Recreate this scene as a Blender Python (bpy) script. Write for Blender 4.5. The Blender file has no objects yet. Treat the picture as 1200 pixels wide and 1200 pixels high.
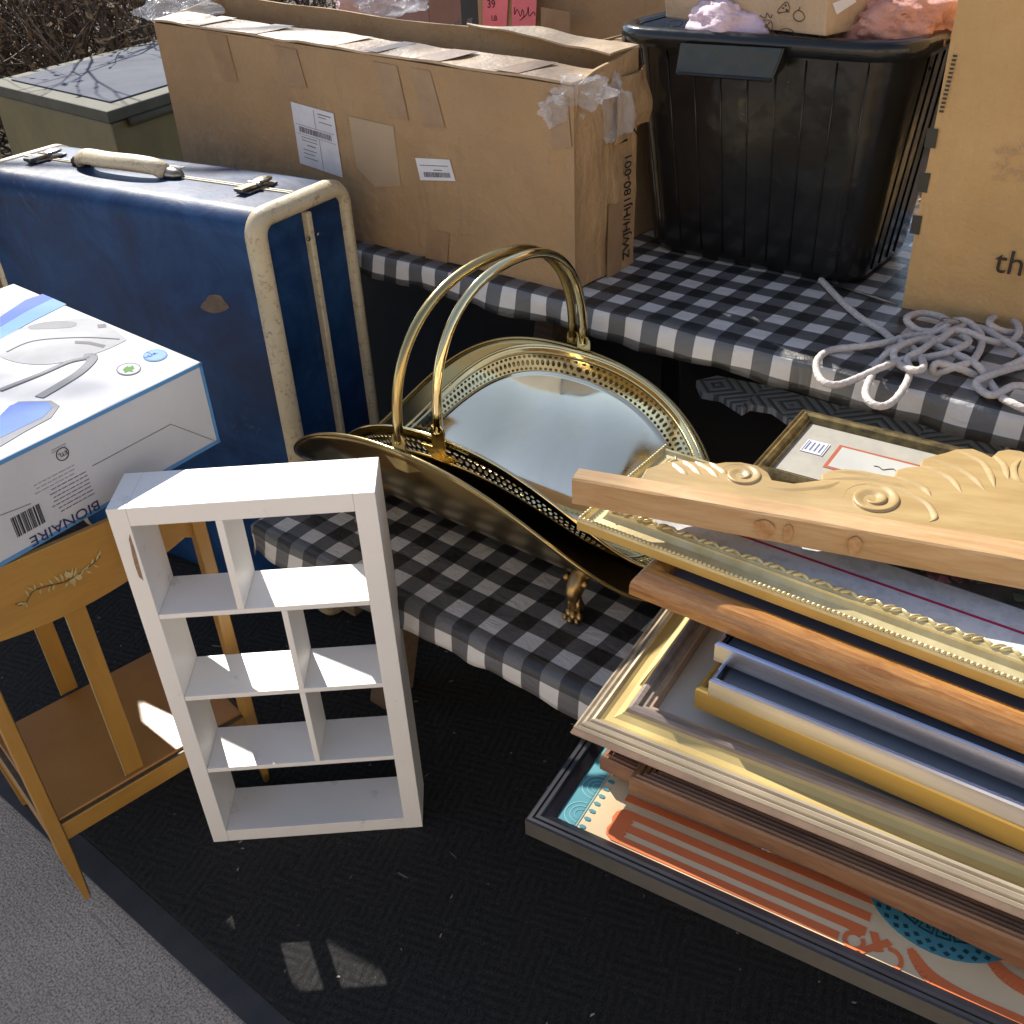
import bpy, bmesh, math, random
from mathutils import Vector, Matrix, noise
R_=random.Random(7)
rad=math.radians
scene=bpy.context.scene
COL=scene.collection
# ------------------------------------------------------------------ camera
H=1.40; F=1156.0; NAD=Vector((90.0,1730.0,F)).normalized()
upc=-NAD; zc=Vector((0,0,1)); fw=(zc-upc*zc.dot(upc)).normalized(); rt=fw.cross(upc)
def w2(v): return Vector((rt.dot(v),fw.dot(v),upc.dot(v)))
CAM=Vector((0,0,H))
def ray(px,py): return w2(Vector((px-600,py-600,F))).normalized()
def at(px,py,z):
    v=ray(px,py); return CAM+v*((z-CAM.z)/v.z)
def hit(px,py,p,n):
    v=ray(px,py); n=Vector(n); return CAM+v*(n.dot(Vector(p)-CAM)/n.dot(v))
cd=bpy.data.cameras.new('camera'); cam=bpy.data.objects.new('camera',cd); COL.objects.link(cam)
X=w2(Vector((1,0,0)));Y=-w2(Vector((0,1,0)));Z=-w2(Vector((0,0,1)))
cam.matrix_world=Matrix(((X.x,Y.x,Z.x,0),(X.y,Y.y,Z.y,0),(X.z,Y.z,Z.z,H),(0,0,0,1)))
cd.sensor_width=36; cd.lens=F/1200*36; cd.clip_end=400; cd.clip_start=.02
scene.camera=cam
# table frame: s along the picnic table, t away from the viewer
U=Vector((.766,-.643,0)).normalized(); V=Vector((.643,.766,0)).normalized()
def st(s,t,z=0): return U*s+V*t+Vector((0,0,z))
def dirv(deg): return Vector((math.cos(rad(deg)),math.sin(rad(deg)),0))
# ------------------------------------------------------------------ materials
def nodes(name):
    m=bpy.data.materials.new(name); m.use_nodes=True; nt=m.node_tree; b=nt.nodes['Principled BSDF']
    return m,nt,b
def lk(nt,a,b): nt.links.new(a,b)
def noise_n(nt,co,scale,detail=4,rough=.55,dist=0):
    n=nt.nodes.new('ShaderNodeTexNoise'); n.inputs['Scale'].default_value=scale; n.inputs['Detail'].default_value=detail
    n.inputs['Roughness'].default_value=rough; n.inputs['Distortion'].default_value=dist
    lk(nt,co,n.inputs['Vector']); return n.outputs['Fac']
def ramp(nt,fac,stops):
    r=nt.nodes.new('ShaderNodeValToRGB'); e=r.color_ramp.elements
    while len(e)<len(stops): e.new(.5)
    for i,(p,c) in enumerate(stops):
        e[i].position=p; e[i].color=(*c,1) if len(c)==3 else c
    lk(nt,fac,r.inputs['Fac']); return r.outputs['Color']
def coords(nt,ang=0,scale=(1,1,1),kind='Object'):
    tc=nt.nodes.new('ShaderNodeTexCoord'); v=tc.outputs[kind]
    if ang:
        q=nt.nodes.new('ShaderNodeMapping'); q.vector_type='POINT'; q.inputs['Rotation'].default_value=(0,0,rad(-ang)); lk(nt,v,q.inputs['Vector']); v=q.outputs['Vector']
    if scale!=(1,1,1):
        q=nt.nodes.new('ShaderNodeMapping'); q.inputs['Scale'].default_value=scale; lk(nt,v,q.inputs['Vector']); v=q.outputs['Vector']
    return v
def mixc(nt,fac,a,b,mode='MIX'):
    m=nt.nodes.new('ShaderNodeMix'); m.data_type='RGBA'; m.blend_type=mode
    for i,x in ((6,a),(7,b)):
        if isinstance(x,tuple): m.inputs[i].default_value=(*x,1)
        else: lk(nt,x,m.inputs[i])
    if isinstance(fac,(int,float)): m.inputs[0].default_value=fac
    else: lk(nt,fac,m.inputs[0])
    return m.outputs[2]
def math_n(nt,op,a,b=None,clamp=False):
    m=nt.nodes.new('ShaderNodeMath'); m.operation=op; m.use_clamp=clamp
    for i,x in ((0,a),(1,b)):
        if x is None: continue
        if isinstance(x,(int,float)): m.inputs[i].default_value=x
        else: lk(nt,x,m.inputs[i])
    return m.outputs[0]
def bump(nt,b,h,dist=.001,strength=1):
    q=nt.nodes.new('ShaderNodeBump'); q.inputs['Distance'].default_value=dist; q.inputs['Strength'].default_value=strength
    lk(nt,h,q.inputs['Height']); lk(nt,q.outputs['Normal'],b.inputs['Normal'])
def mat(name,c1,c2=None,rough=.5,metal=0,scale=12,lo=.35,hi=.65,bmp=0,bscale=80,ang=0,stretch=(1,1,1),coat=0,rvar=0,kind='Object',spec=.5,detail=5):
    m,nt,b=nodes(name); co=coords(nt,ang,stretch,kind)
    if c2 is None: c2=tuple(x*.86 for x in c1)
    n=noise_n(nt,co,scale,detail,.6); lk(nt,ramp(nt,n,[(lo,c1),(hi,c2)]),b.inputs['Base Color'])
    b.inputs['Roughness'].default_value=rough; b.inputs['Metallic'].default_value=metal; b.inputs['Coat Weight'].default_value=coat
    b.inputs['Specular IOR Level'].default_value=spec; b.inputs['Coat Roughness'].default_value=.12
    if rvar:
        r=noise_n(nt,co,scale*2.3,4,.6); lk(nt,math_n(nt,'ADD',math_n(nt,'MULTIPLY',r,rvar),rough-rvar*.5),b.inputs['Roughness'])
    if bmp: bump(nt,b,noise_n(nt,co,bscale,4,.6),bmp)
    return m
def wood(name,c1,c2,ang,rough=.4,scale=14,coat=.2,vertical=False,bmp=.0006,c3=None):
    m,nt,b=nodes(name); sc=(1.2,9,9) if not vertical else (9,9,1.2)
    co=coords(nt,ang,sc)
    n=noise_n(nt,co,scale,6,.65,.8); f=noise_n(nt,co,scale*5,3,.6)
    col=ramp(nt,n,[(.3,c1),(.5,tuple((x+y)/2 for x,y in zip(c1,c2))),(.68,c2)])
    col=mixc(nt,math_n(nt,'MULTIPLY',f,.35),col,tuple(x*.55 for x in c2))
    lk(nt,col,b.inputs['Base Color']); b.inputs['Roughness'].default_value=rough; b.inputs['Coat Weight'].default_value=coat; b.inputs['Coat Roughness'].default_value=.2
    bump(nt,b,n,bmp); return m
def plain(name,c,rough=.5,metal=0): return mat(name,c,tuple(x*.88 for x in c),rough=max(rough,.65),metal=metal,scale=25,spec=.2)
# ------------------------------------------------------------------ mesh builder
class MB:
    def __init__(s): s.v=[];s.f=[];s.m=[];s.uv=None
    def add(s,vs,fs,mi=0):
        o=len(s.v); s.v+= [Vector(v) for v in vs]; s.f+=[tuple(i+o for i in f) for f in fs]; s.m+=[mi]*len(fs); return s
    def hexa(s,b,t,mi=0): # bottom 4 and top 4 corners, ccw
        return s.add(list(b)+list(t),[(3,2,1,0),(4,5,6,7),(0,1,5,4),(1,2,6,5),(2,3,7,6),(3,0,4,7)],mi)
    def box(s,o,a,b,c,mi=0): # origin + three edge vectors
        o,a,b,c=map(Vector,(o,a,b,c)); return s.hexa([o,o+a,o+a+b,o+b],[o+c,o+a+c,o+a+b+c,o+b+c],mi)
    def prism(s,pts,d,mi=0): # polygon extruded by vector d
        n=len(pts); pts=[Vector(p) for p in pts]; d=Vector(d)
        return s.add(pts+[p+d for p in pts],[tuple(range(n))[::-1],tuple(range(n,2*n))]+[(i,(i+1)%n,n+(i+1)%n,n+i) for i in range(n)],mi)
    def tube(s,pts,r,n=8,closed=False,mi=0,flat=1,caps=True):
        pts=[Vector(p) for p in pts]; N=len(pts); rr=r if isinstance(r,(list,tuple)) else [r]*N
        pre=None; vs=[]
        for i in range(N):
            if closed: d=pts[(i+1)%N]-pts[i-1]
            else: d=pts[min(i+1,N-1)]-pts[max(i-1,0)]
            d.normalize()
            if pre is None: a=d.orthogonal().normalized()
            else: a=(pre-d*pre.dot(d)); a=a.normalized() if a.length>1e-6 else d.orthogonal().normalized()
            pre=a; b=d.cross(a)
            for k in range(n):
                th=2*math.pi*k/n; vs.append(pts[i]+a*(math.cos(th)*rr[i])+b*(math.sin(th)*rr[i]*flat))
        fs=[]
        for i in range(N if closed else N-1):
            for k in range(n):
                j=(i+1)%N; fs.append((i*n+k,i*n+(k+1)%n,j*n+(k+1)%n,j*n+k))
        if not closed and caps: fs+= [tuple(range(n))[::-1],tuple(range((N-1)*n,N*n))]
        return s.add(vs,fs,mi)
    def ball(s,c,r,n=10,m=7,mi=0,ax=None):
        c=Vector(c); rx,ry,rz=r if isinstance(r,(list,tuple)) else (r,r,r); vs=[];fs=[]
        for i in range(m+1):
            ph=math.pi*i/m
            for k in range(n):
                th=2*math.pi*k/n; p=Vector((rx*math.sin(ph)*math.cos(th),ry*math.sin(ph)*math.sin(th),rz*math.cos(ph)))
                if ax: p=ax@p
                vs.append(c+p)
        for i in range(m):
            for k in range(n): fs.append((i*n+k,(i+1)*n+k,(i+1)*n+(k+1)%n,i*n+(k+1)%n))
        return s.add(vs,fs,mi)
    def grid(s,fn,nu,nv,mi=0,wrapu=False,uv=None):
        o=len(s.v); vs=[fn(i/nu,j/nv) for j in range(nv+1) for i in range(nu+(0 if wrapu else 1))]; w=nu+(0 if wrapu else 1)
        fs=[(j*w+i,j*w+(i+1)%w,(j+1)*w+(i+1)%w,(j+1)*w+i) for j in range(nv) for i in range(nu)]
        if uv:
            if s.uv is None: s.uv={}
            for j in range(nv+1):
                for i in range(w): s.uv[o+j*w+i]=uv(i/nu,j/nv)
        return s.add(vs,fs,mi)
    def slab(s,c00,c10,c11,c01,th,nx,ny,disp=0,nsc=9,mi=0,seed=0):
        # bilinear panel with thickness vector th and noisy dents
        c00,c10,c11,c01,th=map(Vector,(c00,c10,c11,c01,th)); n=th.normalized()
        def P(u,v):
            p=(c00*(1-u)+c10*u)*(1-v)+(c01*(1-u)+c11*u)*v
            if disp: p=p+n*disp*noise.noise(p*nsc+Vector((seed,seed*2,0)))+Vector((0,0,disp*.6))*noise.noise(p*nsc*.7+Vector((9+seed,3,1)))
            return p
        s.grid(P,nx,ny,mi); s.grid(lambda u,v:P(1-u,v)+th,nx,ny,mi)
        for e in ((lambda u,v:P(u,0)+th*(1-v)),(lambda u,v:P(u,1)+th*v)): s.grid(e,nx,1,mi)
        for e in ((lambda u,v:P(0,u)+th*v),(lambda u,v:P(1,u)+th*(1-v))): s.grid(e,ny,1,mi)
        return s
    def build(s,name,mats,parent=None,bev=0,smooth=False,sub=0,solid=0,seg=2,auto=35):
        if not isinstance(mats,(list,tuple)): mats=[mats]
        off=Vector((0,0,0)) 
        if parent is not None:
            off=Vector(parent['_w'])
        base=off
        if parent is None:
            n=max(1,len(s.v)); cx=sum(v.x for v in s.v)/n; cy=sum(v.y for v in s.v)/n; base=Vector((cx,cy,min(v.z for v in s.v)))
        me=bpy.data.meshes.new(name); me.from_pydata([v-base for v in s.v],[],s.f)
        for m in mats: me.materials.append(m)
        me.polygons.foreach_set('material_index',s.m)
        if s.uv is not None:
            l=me.uv_layers.new(name='uv'); 
            for lp in me.loops: l.data[lp.index].uv=s.uv.get(lp.vertex_index,(0,0))
        me.update()
        if not s.uv:
            bm=bmesh.new(); bm.from_mesh(me); bmesh.ops.recalc_face_normals(bm,faces=bm.faces); bm.to_mesh(me); bm.free()
        o=bpy.data.objects.new(name,me); COL.objects.link(o)
        if parent is not None: o.parent=parent; o['_w']=list(base); 
        else: o.location=base; o['_w']=list(base)
        if smooth:
            for p in me.polygons: p.use_smooth=True
        if solid:
            q=o.modifiers.new('solid','SOLIDIFY'); q.thickness=solid; q.offset=0
        if bev:
            q=o.modifiers.new('bevel','BEVEL'); q.width=bev; q.segments=seg; q.limit_method='ANGLE'; q.angle_limit=rad(auto); q.harden_normals=False
        if sub:
            q=o.modifiers.new('sub','SUBSURF'); q.levels=sub; q.render_levels=sub
        return o
def tag(o,label=None,cat=None,group=None,kind=None):
    if label: o['label']=label
    if cat: o['category']=cat
    if group: o['group']=group
    if kind: o['kind']=kind
    return o
def thing(name,loc,label,cat,group=None):
    o=bpy.data.objects.new(name,None); COL.objects.link(o); o.location=loc; o['_w']=list(loc); o.empty_display_size=.05
    return tag(o,label,cat,group)
def decal(mb,px,p,n,up=.0008,mi=0):
    n=Vector(n).normalized(); pts=[hit(x,y,p,n) for x,y in px]
    nn=(pts[1]-pts[0]).cross(pts[2]-pts[0]).normalized()
    s=n if n.dot(CAM-Vector(p))>0 else -n
    mb.prism([q+s*.0002 for q in pts],s*up,mi)
def text_mb(txt,size,o,xd,yd,up=.0006,bold=0,squash=1,spacing=1):
    cu=bpy.data.curves.new('t','FONT'); cu.body=txt; cu.size=size; cu.extrude=up/2; cu.offset=bold; cu.space_character=spacing; cu.resolution_u=3
    ob=bpy.data.objects.new('t',cu); COL.objects.link(ob); bpy.context.view_layer.update()
    me=bpy.data.meshes.new_from_object(ob.evaluated_get(bpy.context.evaluated_depsgraph_get()))
    xd=Vector(xd).normalized()*squash; yd=Vector(yd).normalized(); zd=xd.cross(yd).normalized(); o=Vector(o)
    mb=MB(); mb.add([o+xd*v.co.x+yd*v.co.y+zd*(v.co.z+up/2+.0003) for v in me.vertices],[tuple(p.vertices) for p in me.polygons])
    bpy.data.objects.remove(ob); bpy.data.curves.remove(cu); bpy.data.meshes.remove(me); return mb
def spline(pts,n=6,closed=False):
    pts=[Vector(p) for p in pts]; N=len(pts); out=[]
    for i in range(N if closed else N-1):
        g=(lambda k:pts[k%N]) if closed else (lambda k:pts[max(0,min(N-1,k))])
        a,b,c,d=g(i-1),g(i),g(i+1),g(i+2)
        for k in range(n):
            t=k/n; out.append(.5*((2*b)+(c-a)*t+(2*a-5*b+4*c-d)*t*t+(3*b-a-3*c+d)*t**3))
    if not closed: out.append(pts[-1])
    return out
# ------------------------------------------------------------------ world and sun
SUN_EL=rad(39.5); SUN_AZ=rad(-23)      # azimuth from +Y, positive to the right
w=bpy.data.worlds.new('World'); scene.world=w; w.use_nodes=True; nt=w.node_tree
sky=nt.nodes.new('ShaderNodeTexSky'); sky.sky_type='NISHITA'; sky.sun_disc=False; sky.sun_elevation=SUN_EL; sky.sun_rotation=SUN_AZ; sky.air_density=1; sky.dust_density=0; sky.ozone_density=4
bg=nt.nodes['Background']; bg.inputs['Strength'].default_value=.11; hs=nt.nodes.new('ShaderNodeHueSaturation'); hs.inputs['Saturation'].default_value=.64; nt.links.new(sky.outputs['Color'],hs.inputs['Color']); nt.links.new(hs.outputs['Color'],bg.inputs['Color'])
sd=bpy.data.lights.new('sun','SUN'); sd.energy=4.7; sd.angle=rad(.5); sd.color=(1,.93,.82); so=bpy.data.objects.new('sun',sd); COL.objects.link(so)
sdir=Vector((math.sin(SUN_AZ)*math.cos(SUN_EL),math.cos(SUN_AZ)*math.cos(SUN_EL),math.sin(SUN_EL)))
so.rotation_euler=sdir.to_track_quat('Z','Y').to_euler()
scene.view_settings.view_transform='Standard'; scene.view_settings.look='None'; scene.view_settings.exposure=.88; scene.view_settings.gamma=1
scene.cycles.max_bounces=10; scene.cycles.transparent_max_bounces=12
# ------------------------------------------------------------------ setting
def m_concrete():
    m,nt,b=nodes('broomed_concrete'); co=coords(nt,-41); n1=noise_n(nt,co,3,5,.6); n2=noise_n(nt,co,260,3,.7)
    co2=coords(nt,-41,(2,34,1)); n3=noise_n(nt,co2,5,5,.75,.6)
    c=ramp(nt,n1,[(.3,(.52,.45,.385)),(.7,(.66,.58,.505))]); c=mixc(nt,ramp(nt,n2,[(.42,(0,0,0)),(.62,(.85,.85,.85))]),c,(.16,.135,.115)); n4=noise_n(nt,co,70,3,.7); c=mixc(nt,ramp(nt,n4,[(.56,(0,0,0)),(.68,(.7,.7,.7))]),c,(.60,.54,.48)); 
    c=mixc(nt,ramp(nt,n3,[(.34,(.45,.45,.45)),(.42,(0,0,0))]),c,(.085,.075,.07)); lk(nt,c,b.inputs['Base Color'])
    b.inputs['Roughness'].default_value=.9; h=math_n(nt,'ADD',math_n(nt,'MULTIPLY',n3,.8),n2); bump(nt,b,h,.004); return m
tag(MB().add([(-150,-150,0),(150,-150,0),(150,150,0),(-150,150,0)],[(0,1,2,3)]).build('pavement',m_concrete()),kind='structure')
def m_mat():
    m,nt,b=nodes('ribbed_rubber_mat'); co=coords(nt,-41)
    sx=nt.nodes.new('ShaderNodeSeparateXYZ'); lk(nt,co,sx.inputs[0]); x,y=sx.outputs[0],sx.outputs[1]
    # blocks of ribs alternating in direction
    P=.075
    ck=math_n(nt,'MODULO',math_n(nt,'ADD',math_n(nt,'FLOOR',math_n(nt,'DIVIDE',x,P)),math_n(nt,'FLOOR',math_n(nt,'DIVIDE',y,P))),2)
    ck=math_n(nt,'ABSOLUTE',ck)
    d1=math_n(nt,'SINE',math_n(nt,'MULTIPLY',math_n(nt,'ADD',x,math_n(nt,'MULTIPLY',y,.35)),420)); d2=math_n(nt,'SINE',math_n(nt,'MULTIPLY',math_n(nt,'SUBTRACT',y,math_n(nt,'MULTIPLY',x,.35)),420))
    h=math_n(nt,'ADD',math_n(nt,'MULTIPLY',d1,ck),math_n(nt,'MULTIPLY',d2,math_n(nt,'SUBTRACT',1,ck)))
    hh=math_n(nt,'MULTIPLY',math_n(nt,'ADD',h,1),.5)
    co=coords(nt,-41,(1,.55,1)); nf=noise_n(nt,co,260,5,.85,1.5); n2=noise_n(nt,co,5,4,.6); sp=noise_n(nt,co,95,2,.5)
    c=mixc(nt,ramp(nt,hh,[(.15,(0,0,0)),(.8,(1,1,1))]),(.017,.018,.020),(.031,.032,.035)); c=mixc(nt,ramp(nt,nf,[(.48,(0,0,0)),(.72,(.7,.7,.7))]),c,(.15,.15,.155))
    c=mixc(nt,math_n(nt,'MULTIPLY',ramp(nt,n2,[(.4,(0,0,0)),(.7,(1,1,1))]),.35),c,(.045,.042,.04))
    c=mixc(nt,ramp(nt,sp,[(.745,(0,0,0)),(.76,(.7,.7,.7))]),c,(.30,.28,.25))
    lk(nt,c,b.inputs['Base Color']); b.inputs['Roughness'].default_value=.9; b.inputs['Specular IOR Level'].default_value=.25
    bump(nt,b,math_n(nt,'ADD',math_n(nt,'MULTIPLY',hh,math_n(nt,'MULTIPLY',n2,1.3)),math_n(nt,'MULTIPLY',nf,2.6)),.0035); return m
M_matedge=mat('rubber_border',(.030,.032,.037),(.045,.046,.05),rough=.75,scale=20,bmp=.0004,bscale=500)
rug=thing('floor_mat',st(-.6,1,0.004),'large black ribbed rubber mat with flat grey border on the concrete','mat')
E0=.332
MB().box(st(-3.6,E0+.043,.005),U*5.6,V*2.3,Vector((0,0,.009))).build('ribbed_field',m_mat(),rug,bev=.002)
MB().prism([st(-3.64,E0,.005),st(2.05,E0,.005),st(2.05,E0+.041,.005),st(-3.64,E0+.041,.005)],(0,0,.004)).build('border',M_matedge,rug,bev=.001)
m_litter=mat('dry_leaf_litter',(.13,.085,.05),(.035,.025,.018),rough=.95,scale=18,lo=.35,hi=.6,bmp=.02,bscale=30)
tag(MB().add([st(-60,2.75,.004),st(60,2.75,.004),st(60,90,.004),st(-60,90,.004)],[(0,1,2,3)]).build('ground',m_litter),kind='structure')
# ------------------------------------------------------------------ gingham cloth
def m_gingham():
    m,nt,b=nodes('gingham_cloth'); tc=nt.nodes.new('ShaderNodeTexCoord'); uv=tc.outputs['UV']
    nz=nt.nodes.new('ShaderNodeTexNoise'); nz.inputs['Scale'].default_value=6; lk(nt,uv,nz.inputs['Vector'])
    va=nt.nodes.new('ShaderNodeVectorMath'); va.operation='MULTIPLY_ADD'; lk(nt,nz.outputs['Color'],va.inputs[0]); va.inputs[1].default_value=(.012,.012,0); lk(nt,uv,va.inputs[2])
    sx=nt.nodes.new('ShaderNodeSeparateXYZ'); lk(nt,va.outputs[0],sx.inputs[0])
    def st_(c): 
        f=math_n(nt,'FRACT',math_n(nt,'ADD',math_n(nt,'DIVIDE',c,.066),20)); return ramp(nt,f,[(.0,(0,0,0)),(.492,(0,0,0)),(.508,(1,1,1)),(.992,(1,1,1)),(1,(0,0,0))])
    a=st_(sx.outputs[0]); c=st_(sx.outputs[1])
    s=math_n(nt,'MULTIPLY',math_n(nt,'ADD',a,c),.5)
    wv=noise_n(nt,coords(nt,0,(1,1,1),'UV'),900,2,.8)
    col=ramp(nt,s,[(.0,(.009,.009,.010)),(.5,(.115,.115,.118)),(1,(.70,.68,.65))])
    col=mixc(nt,math_n(nt,'MULTIPLY',wv,.22),col,(.12,.12,.125)); lk(nt,col,b.inputs['Base Color'])
    b.inputs['Roughness'].default_value=.5; b.inputs['Specular IOR Level'].default_value=.55; b.inputs['Coat Weight'].default_value=.25; b.inputs['Coat Roughness'].default_value=.28
    bump(nt,b,math_n(nt,'ADD',noise_n(nt,uv,13,6,.65,.9),math_n(nt,'MULTIPLY',noise_n(nt,coords(nt,0,(2,5,1),'UV'),5,3,.5,1.0),.8)),.009,.6); return m
M_ging=m_gingham()
M_lining=plain('cloth_backing',(.45,.44,.42),.7)
def cloth(name,s0,s1,t0,t1,z,hem,seed,label,cat,r=.0075,den=.010,group=None,wr=.007):
    mb=MB(); a0,a1,b0,b1=s0-hem,s1+hem,t0-hem,t1+hem
    def P(u,v):
        a=a0+(a1-a0)*u; b=b0+(b1-b0)*v; ca=min(max(a,s0),s1); cb=min(max(b,t0),t1); da=a-ca; db=b-cb; d=math.hypot(da,db)
        q=Vector((ca,cb,0)); nz=noise.noise(Vector((a*7,b*7,seed))); nf=noise.noise(Vector((a*22,b*22,seed+5)))
        if d<1e-6:
            edge=min(b-t0,.12)/.12
            return st(a,b,z+max(0,.0012+nz*.0016+nf*.0008)+.0008)
        ox,oy=da/d,db/d; k=min(d/(r*1.4),1); out=r*math.sin(k*math.pi/2); dr=r*(1-math.cos(k*math.pi/2))+max(0,d-r*1.4)
        f=max(0,d-r)/hem; out+=f*(wr*1.4+wr*2.0*noise.noise(Vector((a*9+seed,b*9,0)))+wr*.8*nf); dr*=1+.20*nz*f+.05*nf*f
        return st(ca+ox*out,cb+oy*out,z+.0012-dr)
    nu=int((a1-a0)/den); nv=int((b1-b0)/den)
    mb.grid(P,nu,nv,uv=lambda u,v:(a0+(a1-a0)*u,b0+(b1-b0)*v))
    o=mb.build(name,M_ging,smooth=True,solid=.0012); return tag(o,label,cat,group)
TZ=.75; BZ=.45
cloth('tablecloth',-2.25,.75,1.318,2.06,TZ,.050,1,'black and white gingham cloth over the tabletop, under the cardboard boxes','tablecloth',den=.011)
cloth('bench_cloth',-1.262,.55,.806,1.19,BZ,.05,7,'black and white gingham cloth over the low bench, under the brass log holder','cloth',den=.009,wr=.0065)
M_plank=wood('weathered_plank',(.20,.13,.075),(.075,.05,.032),-40,rough=.75,coat=0,scale=8)
pt=thing('picnic_table',st(-.7,1.7,0),'weathered brown wood picnic table and bench under the gingham cloths','picnic table')
for i in range(5): MB().box(st(-2.24,1.325+i*.147,TZ-.04),U*2.98,V*.14,(0,0,.0385)).build('plank',M_plank,pt,bev=.004)
for i in range(2): MB().box(st(-1.255,.812+i*.19,BZ-.038),U*1.79,V*.182,(0,0,.0365)).build('bench_plank',M_plank,pt,bev=.004)
for s in (-1.15,.3):
    MB().hexa([st(s,1.30,.014),st(s+.045,1.30,.014),st(s+.045,1.39,.014),st(s,1.39,.014)],[st(s,1.50,TZ-.042),st(s+.045,1.50,TZ-.042),st(s+.045,1.59,TZ-.042),st(s,1.59,TZ-.042)]).build('leg',M_plank,pt,bev=.003)
    MB().box(st(s+.047,.83,BZ-.13),U*.042,V*1.2,(0,0,.09)).build('brace',M_plank,pt,bev=.003)
    MB().hexa([st(s,.90,.014),st(s+.045,.90,.014),st(s+.045,.98,.014),st(s,.98,.014)],[st(s,1.02,BZ-.04),st(s+.045,1.02,BZ-.04),st(s+.045,1.10,BZ-.04),st(s,1.10,BZ-.04)]).build('bench_leg',M_plank,pt,bev=.003)
# ------------------------------------------------------------------ cardboard
def m_card(name,c=(.30,.195,.105),ang=0,spec=.3,r=.75):
    m,nt,b=nodes(name); co=coords(nt,ang); n=noise_n(nt,co,5,5,.6); n2=noise_n(nt,co,60,3,.6)
    fl=noise_n(nt,coords(nt,ang,(60,60,.8)),4,2,.5)
    c2=tuple(x*.82 for x in c); col=ramp(nt,n,[(.35,c),(.65,c2)]); col=mixc(nt,math_n(nt,'MULTIPLY',n2,.25),col,tuple(x*.7 for x in c)); col=mixc(nt,math_n(nt,'MULTIPLY',fl,.09),col,tuple(min(1,x*1.25) for x in c))
    lk(nt,col,b.inputs['Base Color']); b.inputs['Roughness'].default_value=r; b.inputs['Specular IOR Level'].default_value=spec
    h=math_n(nt,'ADD',math_n(nt,'MULTIPLY',fl,.06),math_n(nt,'ADD',noise_n(nt,co,13,5,.65),math_n(nt,'MULTIPLY',noise_n(nt,coords(nt,ang,(1.5,1.5,.5)),5,3,.5,1.2),1.5))); bump(nt,b,h,.011,.9); return m
M_card=m_card('brown_cardboard',(.40,.262,.138),-40)
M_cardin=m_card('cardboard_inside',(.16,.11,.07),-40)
M_cardy=m_card('golden_cardboard',(.56,.36,.16),-38)
M_kraft=m_card('kraft_cardboard',(.52,.38,.25),-20)
M_tape=mat('brown_tape',(.33,.215,.12),(.28,.18,.10),rough=.32,scale=30,bmp=.0015,bscale=50,spec=.5)
M_tapelight=mat('pale_tape',(.66,.55,.40),(.55,.42,.28),rough=.3,scale=24,bmp=.002,bscale=40)
M_label=mat('label_paper',(.70,.70,.74),(.62,.62,.66),rough=.5,scale=30)
M_ink=plain('black_ink',(.02,.02,.022),.6)
def m_film():
    m,nt,b=nodes('clear_film'); b.inputs['Base Color'].default_value=(.9,.93,1,1); b.inputs['Roughness'].default_value=.12
    b.inputs['Transmission Weight'].default_value=.3; b.inputs['Alpha'].default_value=.26; b.inputs['IOR'].default_value=1.35; b.inputs['Specular IOR Level'].default_value=1
    co=coords(nt); bump(nt,b,noise_n(nt,co,55,5,.7,.8),.01,1); return m
M_film=m_film()
def crumple(c,r,seed,nu=26,nv=18,amp=.55):
    mb=MB(); c=Vector(c)
    def P(u,v):
        th=2*math.pi*u; ph=math.pi*v; d=Vector((math.sin(ph)*math.cos(th),math.sin(ph)*math.sin(th),math.cos(ph)))
        k=1+amp*noise.noise(d*1.8+Vector((seed,0,0)))+amp*.45*abs(noise.noise(d*4.5+Vector((0,seed,0))))+amp*.12*noise.noise(d*13+Vector((0,0,seed)))
        return c+Vector((d.x*r[0]*k,d.y*r[1]*k,d.z*r[2]*k))
    mb.grid(P,nu,nv,wrapu=True); return mb
# long box on the table
bx=thing('long_cardboard_box',st(-1.5,1.44,TZ+.003),'long battered brown cardboard box with shipping labels, its taped top torn open','box')
s0,s1,t0,t1,z0=-2.06,-.961,1.348,1.535,TZ+.004
ztl,ztr=1.132,1.092
def bz(s,back=0): 
    k=(s-s0)/(s1-s0); return ztl+(ztr-ztl)*k+back*.03
TH=.006
mb=MB(); mb.slab(st(s0,t0,z0),st(s1,t0,z0),st(s1,t0,bz(s1)),st(s0,t0,bz(s0)),V*TH,60,24,disp=-.0014,nsc=9)
mb.slab(st(s0,t1-TH,z0),st(s1,t1-TH,z0),st(s1,t1-TH,bz(s1,1)),st(s0,t1-TH,bz(s0,1)),V*TH,46,10,disp=.008,nsc=7,seed=3)
mb.slab(st(s1,t0+.004,z0),st(s1,t1-.004,z0),st(s1,t1-.004,bz(s1,1)),st(s1,t0+.004,bz(s1)),-U*TH,14,18,disp=-.012,nsc=11,seed=5)
mb.slab(st(s0,t0+.004,z0),st(s0,t1-.004,z0),st(s0,t1-.004,bz(s0,1)),st(s0,t0+.004,bz(s0)),U*TH,6,10,disp=.006,seed=6)
mb.box(st(s0+.01,t0+.01,z0+.001),U*(s1-s0-.02),V*(t1-t0-.02),(0,0,.006))
mb.build('carton',[M_card],bx,smooth=False)
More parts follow.
